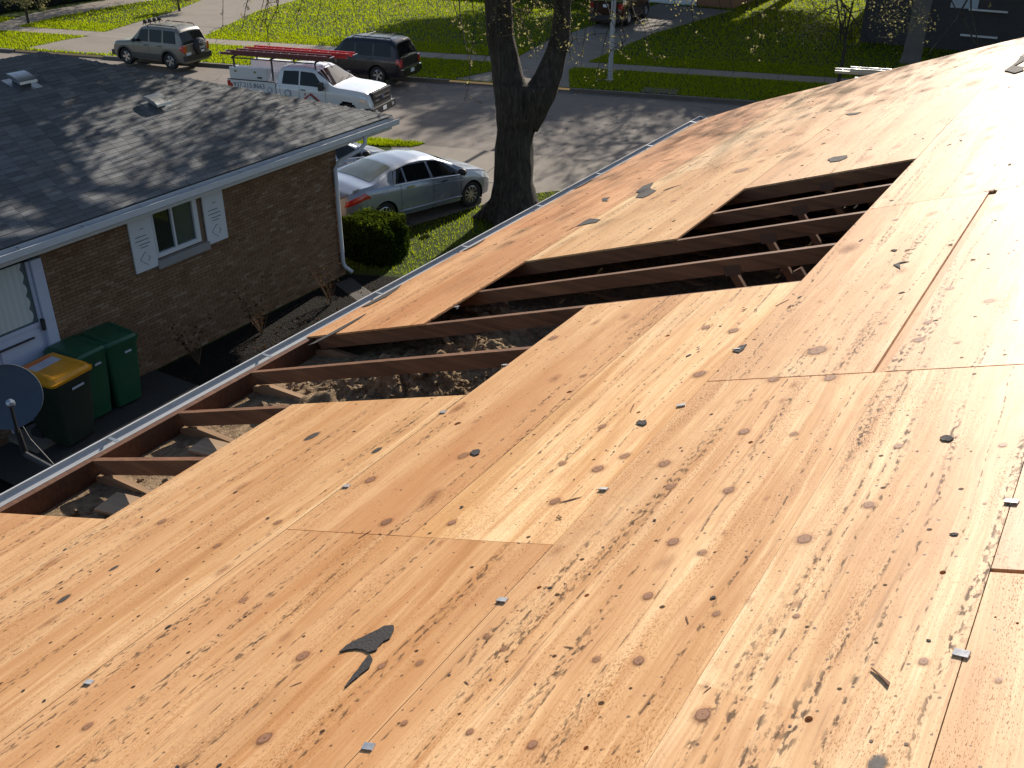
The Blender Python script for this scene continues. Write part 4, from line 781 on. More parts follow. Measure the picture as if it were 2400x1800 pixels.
# ================================================================== BINS, DISH, HEDGE, DRY PLANTS
def wheelie_bin(label, x, y, rot, body, lid, h=1.14, wd=.60, dp=.66, base=.06, lidname='lid'):
    t = thing('wheelie_bin', label, 'bin', (x, y, base), rot, None); t.scale = (1.14, 1.14, 1.14)
    def ring(z, a, b, r=.06, n=4):
        out = []
        for cx, cy, s in ((a - r, b - r, 0), (-a + r, b - r, 1), (-a + r, -b + r, 2), (a - r, -b + r, 3)):
            for k in range(n + 1): q = math.pi / 2 * (s + k / n); out.append((cx + r * math.cos(q), cy + r * math.sin(q), z))
        return out
    def loft(rings, cap=True):
        m = MB(); n = len(rings[0]); 
        for r in rings: m.v += r
        m.f += [(i * n + j, i * n + (j + 1) % n, (i + 1) * n + (j + 1) % n, (i + 1) * n + j) for i in range(len(rings) - 1) for j in range(n)]
        m.f += [tuple(range(n))[::-1], tuple((len(rings) - 1) * n + j for j in range(n))]; return m
    a, b = dp / 2, wd / 2
    obj('body', loft([ring(.05, a * .74, b * .76), ring(.5, a * .84, b * .86), ring(h - .12, a * .95, b * .95), ring(h - .11, a * 1.0, b * 1.0), ring(h - .06, a * 1.0, b * 1.0)]), body, t, smooth=True, angle=40)
    L = obj(lidname, loft([ring(h - .058, a * 1.05, b * 1.05, .08), ring(h - .015, a * 1.07, b * 1.07, .08), ring(h - .01, a * 1.0, b * 1.0, .08), ring(h + .035, a * .94, b * .94, .08), ring(h + .045, a * .82, b * .84, .08)]), lid, t, smooth=True, angle=35)
    for s in (-1, 1):
        m = MB().grid(lambda u, v: (-a * .85 + u * a * 1.75, s * (b * (.60 + .30 * v)), h + .043 + .028 * math.sin(math.pi * v) * min(1, 6 * u * (1 - u) + .15)), 12, 6); obj('ridge', m, lid, L, smooth=True)
    obj('handle_bar', MB().tube([(-a * 1.04, -b * .8, h - .10), (-a * 1.22, -b * .8, h - .04), (-a * 1.22, b * .8, h - .04), (-a * 1.04, b * .8, h - .10)], .014, 6), PLAST, t)
    for s in (-1, 1): obj('wheel', MB().lathe([(.0, -.03), (.12, -.03), (.125, 0), (.12, .03), (0, .03)], 16, 'Y', (-a * .72, s * b * .80, .125)), RUB, t, smooth=True, angle=40)
    return t
b1 = wheelie_bin('green wheeled bin with ridged green lid beside the white door frame', -15.02, 9.38, R(2), BING, BING, 1.20, .62, .74)
b2 = wheelie_bin('green wheeled bin farthest from the white door along the brick wall', -14.98, 10.04, R(-3), BING, BING, 1.20, .62, .74)
b3 = wheelie_bin('dark bin with bright yellow lid and a white and orange sticker', -14.68, 8.66, R(5), BIND, BINY, 1.20, .74, .84)
for b in (b1, b2, b3): obj('label', MB().box((.415 if b is b3 else .362, .06 if b is b3 else .08, .98), (.006, .22 if b is b3 else .12, .035)), STICK, b)
L3 = [c for c in b3.children if c.name.startswith('lid')][0]
st_ = obj('sticker', MB().box((-.17, -.02, 1.2475), (.24, .50, .003)), STICK, L3); 
obj('sticker_band', MB().box((-.30, -.02, 1.2485), (.09, .50, .003)), ORNG, L3)
for i in range(3): text_mesh('lettering', ('RECYCLE ONLY', 'NO BAGS', 'NO GLASS')[i] if False else '- - - - - -', .05, INKK, L3, Matrix.Translation((-.25 + .07 * i, -.02, 1.2505)) @ Matrix.Rotation(R(90), 4, 'Z'))
# satellite dish on a bent mast from the eave
dish = thing('satellite_dish', 'round dark grey satellite dish by the gutter at the left edge', 'satellite dish', (-6.30, 3.33, 5.98))
dn = (Vector((-.2, .35, 9.5)) - Vector((-6.30, 3.33, 5.98))).normalized(); dn = (dn + Vector((0, 0, .15))).normalized(); dm = dn.to_track_quat('Z', 'Y').to_matrix().to_4x4()
prof = [(0.0, 0), (.06, .002), (.12, .008), (.18, .018), (.225, .028), (.235, .034), (.237, .030), (.225, .020), (.18, .010), (.12, 0), (0, -.008)]
mb = MB().lathe(prof, 40); o = obj('reflector', mb, DISH, dish, smooth=True, angle=60); o.matrix_basis = dm
tm = text_mesh('lettering', 'TV', .085, INKW, o, Matrix.Translation((-.085, .10, .022)) @ Matrix.Rotation(R(28), 4, 'Z'))
arm = obj('feed_arm', MB().tube([(0, -.235, .0), (.0, -.27, .12), (.0, -.10, .34)], .012, 6), PLAST, dish); arm.matrix_basis = dm
ln = obj('feed_horn', MB().lathe([(0, 0), (.028, 0), (.032, .03), (.026, .09), (0, .1)], 14, 'Z', (0, -.10, .33)), GALV, dish, smooth=True, angle=40); ln.matrix_basis = dm
obj('mast', MB().tube([(0, 0, 0), Vector(dn) * -.12, Vector(dn) * -.12 + Vector((.05, .0, -.45)), (2.23, .0, -.62)], .024, 8), PLAST, dish)
obj('cable', MB().tube([Vector(dn) * -.12, Vector((.12, .02, -.32)), Vector((.5, .03, -.60)), (1.4, .02, -.68), (2.22, .01, -.66)], .006, 5), PLAST, dish)

def leaf_cloud(P, size, rr, up=.3):
    n = len(P); a = rng.normal(0, 1, (n, 3)); a /= np.linalg.norm(a, axis=1)[:, None]; b = np.cross(a, rng.normal(0, 1, (n, 3))); b /= np.linalg.norm(b, axis=1)[:, None]
    s = size * rng.uniform(.6, 1.4, n)[:, None]
    V = np.stack([P - b * s * .35, P + b * s * .35, P + a * s], 1); return V.reshape(-1, 3)
LITLEAF = m_leaf('bush_shoot', (.03, .055, .008), (.075, .095, .015), .4)
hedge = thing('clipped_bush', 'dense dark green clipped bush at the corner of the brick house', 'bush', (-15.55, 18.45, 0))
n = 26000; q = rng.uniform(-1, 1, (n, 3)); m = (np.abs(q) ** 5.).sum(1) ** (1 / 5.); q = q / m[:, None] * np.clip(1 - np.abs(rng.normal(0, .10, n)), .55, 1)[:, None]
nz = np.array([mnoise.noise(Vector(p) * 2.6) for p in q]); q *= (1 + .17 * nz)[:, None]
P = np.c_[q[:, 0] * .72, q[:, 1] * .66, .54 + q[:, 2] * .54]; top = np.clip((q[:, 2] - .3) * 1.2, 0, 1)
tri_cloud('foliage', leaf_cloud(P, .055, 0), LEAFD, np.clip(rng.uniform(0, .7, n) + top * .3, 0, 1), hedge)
P = np.c_[rng.uniform(-.65, .65, 500), rng.uniform(-.6, .6, 500), rng.uniform(1.02, 1.13, 500)]; tri_cloud('new_shoots', leaf_cloud(P, .06, 0), LITLEAF, rng.uniform(0, 1, 500), hedge, kind='stuff')  # paler leaves along the top: sun on the bush put into colour
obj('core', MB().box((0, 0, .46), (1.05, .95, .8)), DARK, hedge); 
DRY = mat_simple('dry_stem', (.14, .085, .045), .9, amt=.5); DRYL = m_leaf('dry_leaf', (.05, .022, .014), (.10, .06, .035), .2)
for (x, y, lab) in ((-14.9, 11.9, 'thin dry plant against the brick wall below the left shutter'), (-14.8, 13.6, 'dry brown plant with reddish leaves below the right shutter'), (-14.6, 15.6, 'leaning dry grassy plant near the downspout')):
    t = thing('dry_plant', lab, 'plant', (x, y, 0)); mb = MB(); ends = []
    for i in range(16):
        a = rng.uniform(0, 6.28); l = rng.uniform(.5, 1.25); e = Vector((math.cos(a) * l * .35 - .1, math.sin(a) * l * .4, l)); mb.tube([(0, 0, 0), e * .5 + Vector((rng.normal(0, .05), rng.normal(0, .05), .05)), e], [.006, .005, .002], 4); ends += [e * u + Vector(rng.normal(0, .04, 3)) for u in rng.uniform(.4, 1, 5)]
    obj('stem', mb, DRY, t); tri_cloud('leaves', leaf_cloud(np.array([list(e) for e in ends]), .07, 0), DRYL, rng.uniform(0, 1, len(ends)), t)
# litter on the mulch
P = np.c_[rng.uniform(-14.8, -6, 2600), rng.uniform(8, 17, 2600), np.full(2600, .02)]; tri_cloud('leaf_litter', leaf_cloud(P, .05, 0), DRYL, rng.uniform(0, 1, 2600), None, kind='stuff', label='dead leaves and twigs scattered over dark soil')

# ================================================================== TREES
TB = Vector((-14.35, 22.9, 0)); vdir = Vector((TB.x, TB.y, 0)).normalized(); LAT = Vector((vdir.y, -vdir.x, 0))
def tp(lat, z, dep=0): return TB + LAT * lat + vdir * dep + Vector((0, 0, z))
def limb(mb, path, rad, n=14, rough=.06):
    # resampled tube with a ridged, knobbly surface
    path = [Vector(p) for p in path]; pts = []; rr = []
    for i in range(len(path) - 1):
        L = (path[i + 1] - path[i]).length; k = max(2, int(L / max(.12, min(rad[i], .4) * .45)))
        for j in range(k):
            u = j / k; a, b = path[max(i - 1, 0)], path[min(i + 2, len(path) - 1)]
            p0, p1 = path[i], path[i + 1]; m0 = (p1 - a) * .5; m1 = (b - p0) * .5; u2, u3 = u * u, u * u * u
            pts.append(p0 * (2 * u3 - 3 * u2 + 1) + m0 * (u3 - 2 * u2 + u) + p1 * (-2 * u3 + 3 * u2) + m1 * (u3 - u2)); rr.append(rad[i] + (rad[i + 1] - rad[i]) * u)
    pts.append(path[-1]); rr.append(rad[-1]); s0 = len(mb.v); mb.tube(pts, rr, n)
    for i in range(s0, len(mb.v)):
        v = Vector(mb.v[i]); k = (i - s0) // n; k = min(k, len(pts) - 1); c = pts[k]; r = rr[k]
        f = 1 + rough * (1.1 * mnoise.noise(v * 3.2) + .9 * mnoise.noise(Vector((v.x * 9, v.y * 9, v.z * 1.8)))); mb.v[i] = tuple(c + (v - c) * f)
ZMIN = -9
def branches(mb, p, d, L, r, depth, ends, spread=.6, droop=0.):
    n = 4; pts = [p]; dd = d.copy()
    for i in range(n):
        if pts[-1].z < ZMIN + .8: dd.z = abs(dd.z) + .25
        dd = (dd + Vector(rng.normal(0, .12, 3)) + Vector((0, 0, -droop))).normalized(); pts.append(pts[-1] + dd * L / n)
    mb.tube(pts, [r * (1 - .45 * i / n) for i in range(n + 1)], 7 if r > .05 else (5 if r > .015 else 3), False)
    if depth == 0: ends.extend(pts[1:]); return
    if depth <= 1: ends.extend(pts[2:])
    for i in range(3 if depth > 1 else 4):
        q = pts[-1] if i == 0 else pts[int(rng.integers(2, n + 1))]
        nd = (dd + Vector(rng.normal(0, spread, 3))).normalized()
        branches(mb, q, nd, L * rng.uniform(.62, .82), r * (.58 if i else .62), depth - 1, ends, spread, droop + .01)
def foliage(ends, per, spread, size): 
    E = np.array([list(e) for e in ends]); P = np.repeat(E, per, 0); P = P + rng.normal(0, spread, P.shape); return leaf_cloud(P, size, 0)
mt = thing('forked_tree', 'large dark forked tree trunk with sparse spring leaves standing between the driveway and the roof', 'tree', TB)
inv = Matrix.Translation(-TB)
mb = MB()
limb(mb, [tp(.14, -.1), tp(.14, .35), tp(.14, 1.0), tp(.15, 1.7), tp(.20, 2.4), tp(.30, 3.1), tp(.36, 3.7)], [.95, .70, .555, .53, .50, .66, .72], 26, .07)
limb(mb, [tp(.28, 2.6), tp(.08, 3.4), tp(-.08, 4.2), tp(-.22, 5.0), tp(-.26, 5.8), tp(-.5, 7.2), tp(-1.0, 8.8)], [.42, .46, .38, .36, .35, .30, .24], 18, .07)
limb(mb, [tp(.45, 2.6), tp(.85, 3.4), tp(1.18, 4.2), tp(1.36, 5.0), tp(1.41, 5.8), tp(1.7, 7.2), tp(2.3, 8.8)], [.40, .42, .30, .25, .21, .20, .17], 16, .07)
for a in range(7): q = a * .9 + .3; limb(mb, [tp(.14, .55) + Vector((math.cos(q) * .42, math.sin(q) * .42, 0)), tp(.14, .2) + Vector((math.cos(q) * .75, math.sin(q) * .75, 0)), tp(.14, -.05) + Vector((math.cos(q) * 1.2, math.sin(q) * 1.2, 0))], [.2, .17, .06], 8, .1)
mb.v = [tuple(inv @ Vector(v)) for v in mb.v]; obj('trunk', mb, BARK, mt, smooth=True)
ends = []; mbx = MB(); ZMIN = 7.7
for st_p, dirs in ((tp(-1.0, 8.8), ((-.8, .1, .8), (.1, -.5, 1.), (-1.1, -.5, .35), (-.4, .7, .7), (-1.2, .2, .45), (-1.1, .0, .25), (-.9, -.9, .4))), (tp(2.3, 8.8), ((.3, .2, 1.), (.2, .8, .8), (-.2, -.6, .8))), (tp(-.35, 7.2), ((-1., -.3, .5), (-.6, .6, .5))), (tp(1.8, 7.2), ((.2, .7, .6),))):
    for dx in dirs: branches(mbx, st_p, (LAT * dx[0] + vdir * dx[1] + Vector((0, 0, dx[2]))).normalized(), rng.uniform(3.9, 5.2), .14, 3, ends, .55)
ZMIN = -9
mbx.v = [tuple(inv @ Vector(v)) for v in mbx.v]; obj('branches', mbx, BARK, mt)
ends = [e for e in ends if e.z > 7.5 and ((e - TB).dot(LAT) < .5 or rng.uniform() < .10)]
V = foliage(ends, CROWN_N, .5, .17); V = V - np.array(TB); r_ = rng.uniform(0, 1, len(V) // 3); tri_cloud('crown', V, LEAF, r_, mt)
# drooping twigs that hang into view: ends given as points in the tree's own plane
def twig_set(pts, name_tree, parent, origin, n_leaf, lsize, stem_r=.015):
    mb = MB(); lp = []
    for e, top in pts:
        e = Vector(e); top = Vector(top); k = 7; P = []
        for i in range(k + 1):
            u = i / k; P.append(top.lerp(e, u) + Vector(rng.normal(0, .05, 3)) * (0 if i in (0,) else 1) + LAT * .22 * math.sin(u * 5 + e.x))
        mb.tube(P, [stem_r * (1.25 - u / k) + .002 for u in range(k + 1)], 4, False)
        for j in range(int(n_leaf)):
            i = int(rng.integers(2, k + 1)); q = P[i].lerp(P[i - 1], rng.uniform()); d = (LAT * rng.normal(0, .6) + vdir * rng.normal(0, .4) + Vector((0, 0, rng.normal(-.25, .35)))); L = rng.uniform(.12, .55); m_ = q + d * L * .5 + Vector((0, 0, .04)); f = q + d * L
            mb.tube([q, m_, f], [.0075, .006, .003], 3, False)
            for _ in range(int(rng.integers(2, 6))): lp.append(q.lerp(f, rng.uniform(.35, 1.1)) + Vector(rng.normal(0, .03, 3)))
    mb.v = [tuple(Vector(v) - origin) for v in mb.v]; obj('twigs', mb, BARK, parent)
    V = leaf_cloud(np.array([list(p) for p in lp]) - np.array(origin), lsize, 0); tri_cloud('young_leaves', V, LEAF, rng.uniform(0, 1, len(lp)), parent)
pts = []
for lat, z in TWIGS: pts.append((tp(lat, z, rng.normal(0, .6)), tp(lat * .93 + rng.normal(0, .35), z + rng.uniform(2.2, 4.2), rng.normal(0, .5))))
twig_set(pts, 'forked', mt, TB, 14, .06)
pts = [(tp(rng.uniform(-.9, 1.75), rng.uniform(4.3, 5.6), -.5 + rng.normal(0, .12)), tp(rng.uniform(-.7, 1.9), rng.uniform(6.2, 7.6), -.3)) for i in range(26)]
twig_set(pts, 'forked', mt, TB, 8, .06, .007)

def big_tree(label, x, y, h, tr, crown_r, seed_n, per, lsize=.16, name='street_tree', zcrown=None, leaf=LEAF, dens=.6, barkm=None, lean=0., thin=.42):
    t = thing(name, label, 'tree', (x, y, 0)); mb = MB(); hc = zcrown or h * .42
    limb(mb, [(0, 0, -.1), (.02, 0, .5), (.05 + lean * .01, .03, hc * .6), (lean * .10, .05, hc * .85), (lean, .1, hc * (1.22 if lean else 1.))], [tr * 1.5, tr * 1.05, tr * .95, tr * (.45 if lean else .85), tr * (.16 if lean else .65)], 16, .07); obj('trunk', mb, barkm or BARK, t, smooth=True)
    mb = MB(); ends = []
    for i in range(seed_n):
        a = 6.28 * i / seed_n + rng.normal(0, .2); branches(mb, Vector((lean, .1, hc * (rng.uniform(1.18, 1.22) if lean else rng.uniform(.93, 1.)))), Vector((math.cos(a) * .75, math.sin(a) * .75, rng.uniform(.45, 1.1))).normalized(), crown_r * rng.uniform(.42, .6), tr * thin, 3, ends, .6)
    obj('branches', mb, BARK, t); ends = [e for e in ends if e.z > hc * .9]
    V = foliage(ends, per, dens, lsize); tri_cloud('crown', V, leaf, rng.uniform(0, 1, len(V) // 3), t); return t
big_tree('broad pale trunk across the street in front of the dark house on the right', -9.7, 51.45, 18, .40, 10.5, 9, 7, .2, zcrown=6.5, barkm=BARKHZ)
big_tree('tree across the street behind the red vehicle and its driveway', -28.5, 69, 19, .42, 9.5, 10, 50, .32, zcrown=7.5)
big_tree('tall thinly leaved tree behind the orange brick house', -22, 74, 23, .42, 11, 10, 7, .2, zcrown=11, thin=.3)
big_tree('tree in our front yard beyond the gable end', .3, 23.5, 17, .28, 5.0, 7, 4, .11, zcrown=7.6, lean=-5.4, thin=.22)
big_tree('tree far right across the street', -2.2, 46, 16, .4, 10, 8, 6, .2, zcrown=6.5)
big_tree('dense tree rising behind the dark house on the right', -16.5, 75, 20, .45, 10, 10, 40, .32, zcrown=8)  # out-of-view crown put in to darken the right lawn
big_tree('dense tree behind the pale wall panel of the dark house', -6, 73, 19, .45, 9, 10, 34, .32, zcrown=8)  # another out-of-view crown, added for the lawn's shade
big_tree('tree at the far left beyond the path', -62, 46, 14, .35, 7, 7, 16, .2, zcrown=4.5)
# leafy sapling in front of the right hand lawn
sp = thing('sapling', 'leafy young tree with pale yellow leaves on the shaded right lawn', 'tree', (-11.2, 44.6, 0)); mb = MB(); ends = []
limb(mb, [(0, 0, -.1), (.05, 0, 1.), (0, .1, 2.2), (.1, 0, 3.4)], [.08, .07, .055, .04], 8, .03)
for i in range(11): a = i * 2.4; branches(mb, Vector((0.02, .03, 1.6 + .17 * i)), Vector((math.cos(a), math.sin(a) * .6, .35)).normalized(), 1.7, .022, 2, ends, .55)
obj('stems', mb, BARK, sp); V = foliage(ends, 3, .14, .085); tri_cloud('crown', V, LEAF, rng.uniform(0, 1, len(V) // 3), sp)
# shrubs in the far left corner
for (x, y, h, lab) in ((-54.75, 36.0, 2.1, 'small shrub on a thin stem beside the far left path'), (-58.2, 34.3, 2.4, 'dark shrub at the far left edge of the picture'), (-50.9, 43.6, 1.3, 'low leafy shrub at the end of the left lawn')):
    t = thing('shrub', lab, 'shrub', (x, y, 0)); mb = MB(); ends = []; limb(mb, [(0, 0, -.05), (.02, 0, h * .5)], [.09, .05], 8, .05)
    for i in range(6): a = i * 1.05; branches(mb, Vector((0, 0, h * .42)), Vector((math.cos(a), math.sin(a), .8)).normalized(), h * .42, .025, 2, ends, .5)
    obj('stems', mb, BARK, t); V = foliage(ends, 7, .10, .09); tri_cloud('foliage', V, LEAF, rng.uniform(0, 1, len(V) // 3), t)
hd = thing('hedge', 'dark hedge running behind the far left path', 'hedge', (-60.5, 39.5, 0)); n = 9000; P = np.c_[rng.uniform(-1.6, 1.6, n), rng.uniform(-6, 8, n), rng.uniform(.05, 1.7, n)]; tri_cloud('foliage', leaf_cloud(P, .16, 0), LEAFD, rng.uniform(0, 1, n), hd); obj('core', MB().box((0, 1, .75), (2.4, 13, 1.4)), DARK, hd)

# ---- lamp pole
pl = thing('lamp_pole', 'tall grey metal lamp pole on the grass strip across the street', 'lamp pole', (-20.0, 40.35, 0))
obj('shaft', MB().tube([(0, 0, -.1), (0, 0, .12), (.0, 0, 4), (0, 0, 9)], [.12, .108, .10, .075], 16), POLEM, pl, smooth=True, angle=40); obj('base_flange', MB().lathe([(0, 0), (.16, 0), (.16, .05), (.11, .08), (0, .08)], 16), POLEM, pl)
obj('arm', MB().tube([(0, 0, 8.9), (.2, -1.0, 9.3), (.4, -2.2, 9.4)], .04, 8), POLEM, pl); obj('lamp_head', MB().box((.45, -2.4, 9.36), (.25, .6, .12)), POLEM, pl)

# ================================================================== HOUSES ACROSS THE STREET
def far_house(label, x0, x1, y0, y1, h, ridge, wallm, rot=0, wins=(), doors=(), name='far_house', roofm=ROOFG):
    t = thing(name, label, 'house', (x0, y0, 0), rot); W_, D_ = x1 - x0, y1 - y0
    obj('wall', MB().bx((0, 0, 0), (W_, .2, h)).bx((0, D_ - .2, 0), (W_, D_, h)).bx((0, .201, 0), (.2, D_ - .201, h)).bx((W_ - .2, .201, 0), (W_, D_ - .201, h)), wallm, t)
    e = .45; obj('roof', MB().add([(-e, -e, h), (W_ + e, -e, h), (W_ + e, D_ / 2, ridge), (-e, D_ / 2, ridge), (-e, D_ + e, h), (W_ + e, D_ + e, h), (-e, -e, h - .15), (W_ + e, -e, h - .15), (-e, D_ + e, h - .15), (W_ + e, D_ + e, h - .15)], [(0, 1, 2, 3), (3, 2, 5, 4), (6, 7, 1, 0), (4, 5, 9, 8), (6, 0, 3, 4, 8), (7, 9, 5, 2, 1), (8, 9, 7, 6)]), roofm, t)
    for (a, b, z0, z1, fr) in wins:
        f = obj('window', MB().bx((a, -.05, z0 - .10), (b, -.002, z0)).bx((a, -.05, z1), (b, -.002, z1 + .08)).bx((a, -.05, z0 + .001), (a + .07, -.002, z1 - .001)).bx((b - .07, -.05, z0 + .001), (b, -.002, z1 - .001)), WHITE, t); obj('pane', MB().bx((a + .07, -.025, z0), (b - .07, -.003, z1)), GLS, f)
    for (a, b, z1, m) in doors:
        d = obj('garage_door', MB().bx((a, -.06, 0), (b, -.004, z1)), m, t)
        for i in range(1, 4): obj('panel_groove', MB().bx((a, -.064, z1 * i / 4), (b, -.0605, z1 * i / 4 + .02)), PLAST, d)
    return t
far_house('orange brick house with a white garage door at the end of the red vehicle driveway', -42, -22.8, 62.0, 72, 2.9, 5.4, OBRK, R(2), wins=((2, 4, 1, 2.2, 0), (7, 9, 1, 2.2, 0)), doors=((13.2, 16.8, 2.2, WHITE),))
far_house('dark house on the right with pale window frames and a pale wall panel', -13.2, 3, 55.6, 66, 3.4, 6.2, DKSID, R(1), wins=((9, 11, .8, 1.95, 0),), doors=((3.95, 5.0, 3.2, SIDING),) if False else (), name='dark_house')
ph = [o for o in bpy.data.objects if o.name == 'dark_house'][0]
obj('siding_panel', MB().bx((4.1, -.055, 2.02), (5.35, -.003, 3.1)), SIDING, ph); obj('porch_rail', MB().bx((5.0, -.30, 1.98), (6.75, -.16, 2.06)).bx((4.85, -.30, .78), (6.55, -.16, .86)), WHITE, ph)
far_house('two storey house across the street behind the parked cars', -60, -44, 60, 71, 3.2, 5.8, DKSID, R(12), wins=((2, 4, 1, 2.2, 0),), name='left_house')

# ================================================================== VEHICLES
class Body:
    """car body as a smooth loft; x runs from the rear bumper (0) to the nose (L), y left, z up"""
    def __init__(s, L, top, belt, wid, wroof, z0=.24, zlow=None):
        s.L = L; s.top, s.belt, s.wid, s.wroof, s.z0 = top, belt, wid, wroof, z0; s.zl = zlow or [(0, z0), (L, z0)]
    def I(s, c, x): return float(np.interp(x, [p[0] for p in c], [p[1] for p in c]))
    def S(s, c, x): return (s.I(c, x - .05) + 2 * s.I(c, x) + s.I(c, x + .05)) / 4
    def half(s, x):
        w = s.S(s.wid, x); zt = s.S(s.top, x); zb = min(s.S(s.belt, x), zt - .055); wr = min(s.S(s.wroof, x), w * .95); z0 = s.I(s.zl, x); h = zt - zb
        k = max(0., min(1., (h - .07) / .25)); wb = w * .955
        zq = zb + (zt - zb) * .80 if k > 0 else zb + (zt - zb) * .6
        return [(0, z0), (w * .80, z0), (w * .955, z0 + .045), (w * .995, z0 + .22), (w, z0 + (zb - z0) * .58), (w * .99, zb - (zb - z0) * .14), (wb, zb), (wb + (wr - wb) * (.84 * k) - w * .05 * (1 - k), zb + (zt - zb) * (.84 if k > 0 else .6)), (wr * (.90 if k else .92), zt - .022 * k - .006), (wr * .55, zt), (0, zt + .012)]
    SEG = [1, 1, 2, 3, 3, 2, 5, 2, 2, 2]
    def P(s, x, v, side=1):
        h = s.half(x); i = min(int(v), len(h) - 2); f = v - i; y = h[i][0] + (h[i + 1][0] - h[i][0]) * f; z = h[i][1] + (h[i + 1][1] - h[i][1]) * f
        return Vector((x, side * y, z))
    def vs(s): return [i + j / k for i, k in enumerate(s.SEG) for j in range(k)] + [len(s.SEG)]
    def shell(s, wheels, arch, nx=84):
        L = s.L; xs = np.linspace(0.0, 1, nx); xs = list(L * xs)
        vv = s.vs(); n = len(vv); full = [(v, 1) for v in vv] + [(v, -1) for v in vv[-2:0:-1]]; m = len(full)
        V = [s.P(x, v, sd) for x in xs for v, sd in full]; F = []
        for i in range(len(xs) - 1):
            for j in range(m):
                a, b, c, d = i * m + j, i * m + (j + 1) % m, (i + 1) * m + (j + 1) % m, (i + 1) * m + j
                ctr = (V[a] + V[b] + V[c] + V[d]) / 4
                if abs(ctr.y) > s.S(s.wid, ctr.x) * .72 and any((ctr.x - wx) ** 2 + (ctr.z - wz) ** 2 < arch ** 2 for wx, wz in wheels): continue
                F.append((a, b, c, d))
        # pull the cut edge onto the arch circle
        used = set(i for f in F for i in f)
        for i in range(len(V)):
            p = V[i]
            for wx, wz in wheels:
                r = math.hypot(p.x - wx, p.z - wz)
                if i in used and abs(p.y) > .6 and abs(r - arch) < .07 and p.z > s.z0 + .03: V[i] = Vector((wx + (p.x - wx) / r * arch, p.y, wz + (p.z - wz) / r * arch))
        F.append(tuple(range(m))[::-1]); F.append(tuple((len(xs) - 1) * m + j for j in range(m)))
        mb = MB().add(V, [f[::-1] for f in F]); return mb
    def patch(s, xb0, xb1, xt0, xt1, v0, v1, side, off=.006, nu=10, nv=5, x_of=None):
        def fn(a, b):
            x = (xb0 + (xb1 - xb0) * a) * (1 - b) + (xt0 + (xt1 - xt0) * a) * b; v = v0 + (v1 - v0) * b
            p = s.P(x, v, side); q = s.P(x + .02, v, side); r = s.P(x, min(v + .05, 9.99), side); nrm = (q - p).cross(r - p)
            if nrm.length > 1e-9: nrm.normalize()
            if nrm.y * side < 0 or (abs(nrm.y) < .02 and nrm.z < 0): nrm = -nrm
            return p + nrm * off
        mb = MB().grid(fn, nu, nv)
        if side < 0: pass
        return mb
    def across(s, x0, x1, v0, off=.006, nx=8, ny=16):
        def fn(a, b):
            x = x0 + (x1 - x0) * a; q = 2 * b - 1; v = 10 - (10 - v0) * abs(q); p = s.P(x, v, 1 if q >= 0 else -1)
            e = s.P(min(x + .03, s.L), 10, 1) - s.P(max(x - .03, 0), 10, 1); nrm = Vector((-e.z, 0, e.x)).normalized()
            return p + nrm * off
        return MB().grid(fn, nx, ny)
def wheel(parent, x, y, r, wd, side, spokes=5, rimm=None, rimr=.66):
    wv = bpy.data.objects.new('wheel', None); col.objects.link(wv); wv.parent = parent; wv.location = (x, y, r)
    h = wd / 2; ri = r * rimr
    obj('tyre', MB().lathe([(ri, -h * .9), (r * .93, -h), (r, -h * .7), (r, h * .7), (r * .93, h), (ri, h * .9), (ri * .98, h * .5), (ri * .98, -h * .5), (ri, -h * .9)], 32, 'Y'), RUB, wv, smooth=True, angle=40)
    o = h * .55 * side; mb = MB().lathe([(ri * 1.0, o * 1.5), (ri * .93, o * 1.62), (ri * .88, o * 1.2), (ri * .88, -o)], 28, 'Y').lathe([(0, o * 1.35), (ri * .17, o * 1.35), (ri * .2, o * 1.0), (ri * .2, 0)], 12, 'Y')
    for i in range(spokes):
        a = 6.283 * i / spokes
        for da in ((-.11, .11) if spokes <= 6 else (0,)):
            p = Vector((math.cos(a + da * 1.5) * ri * .15, o * 1.15, math.sin(a + da * 1.5) * ri * .15)); q = Vector((math.cos(a + da) * ri * .93, o * 1.25, math.sin(a + da) * ri * .93)); mb.beam(p, q, .035 if spokes > 6 else .05, .03, up=(0, 1, 0))
    obj('rim', mb, rimm or RIM, wv, smooth=True, angle=30)
    obj('brake_disc', MB().lathe([(0, 0), (ri * .86, 0), (ri * .86, .01 * side), (0, .01 * side)], 20, 'Y'), PLAST, wv)
    return wv
def well(parent, wheels, arch, w):
    for wx, wz in wheels:
        for sd in (-1, 1):
            mb = MB(); n = 14; vs_ = []
            for y in (sd * (w - .02), sd * (w - .36)):
                for i in range(n + 1): a = math.pi * 1.25 * i / n - math.pi * .125; vs_.append((wx + math.cos(a) * arch * .99, y, wz + math.sin(a) * arch * .99))
            mb.add(vs_, [(i, i + 1, n + 2 + i, n + 1 + i) for i in range(n)] + [tuple(n + 1 + i for i in range(n + 1))])
            obj('wheel_well', mb, DARK, parent)
def seams(bd, parent, lines, mat=DARK):
    for side in (-1, 1):
        for (x, v0, v1) in lines:
            mb = MB(); pts = [bd.P(x, v0 + (v1 - v0) * i / 10, side) for i in range(11)]
            for a, b in zip(pts[:-1], pts[1:]):
                o = Vector((0, side * .003, 0)); d = Vector((.006, 0, 0)); mb.add([a - d + o, a + d + o, b + d + o, b - d + o], [(0, 1, 2, 3)])
            obj('door_seam', mb, mat, parent)
def handles(bd, parent, xs, v, m):
    for side in (-1, 1):
        for x in xs:
            p = bd.P(x, v, side); obj('door_handle', MB().box(p + Vector((0, side * .022, 0)), (.20, .028, .034)).box(p + Vector((-.08, side * .008, 0)), (.03, .03, .03)).box(p + Vector((.08, side * .008, 0)), (.03, .03, .03)), m, parent)
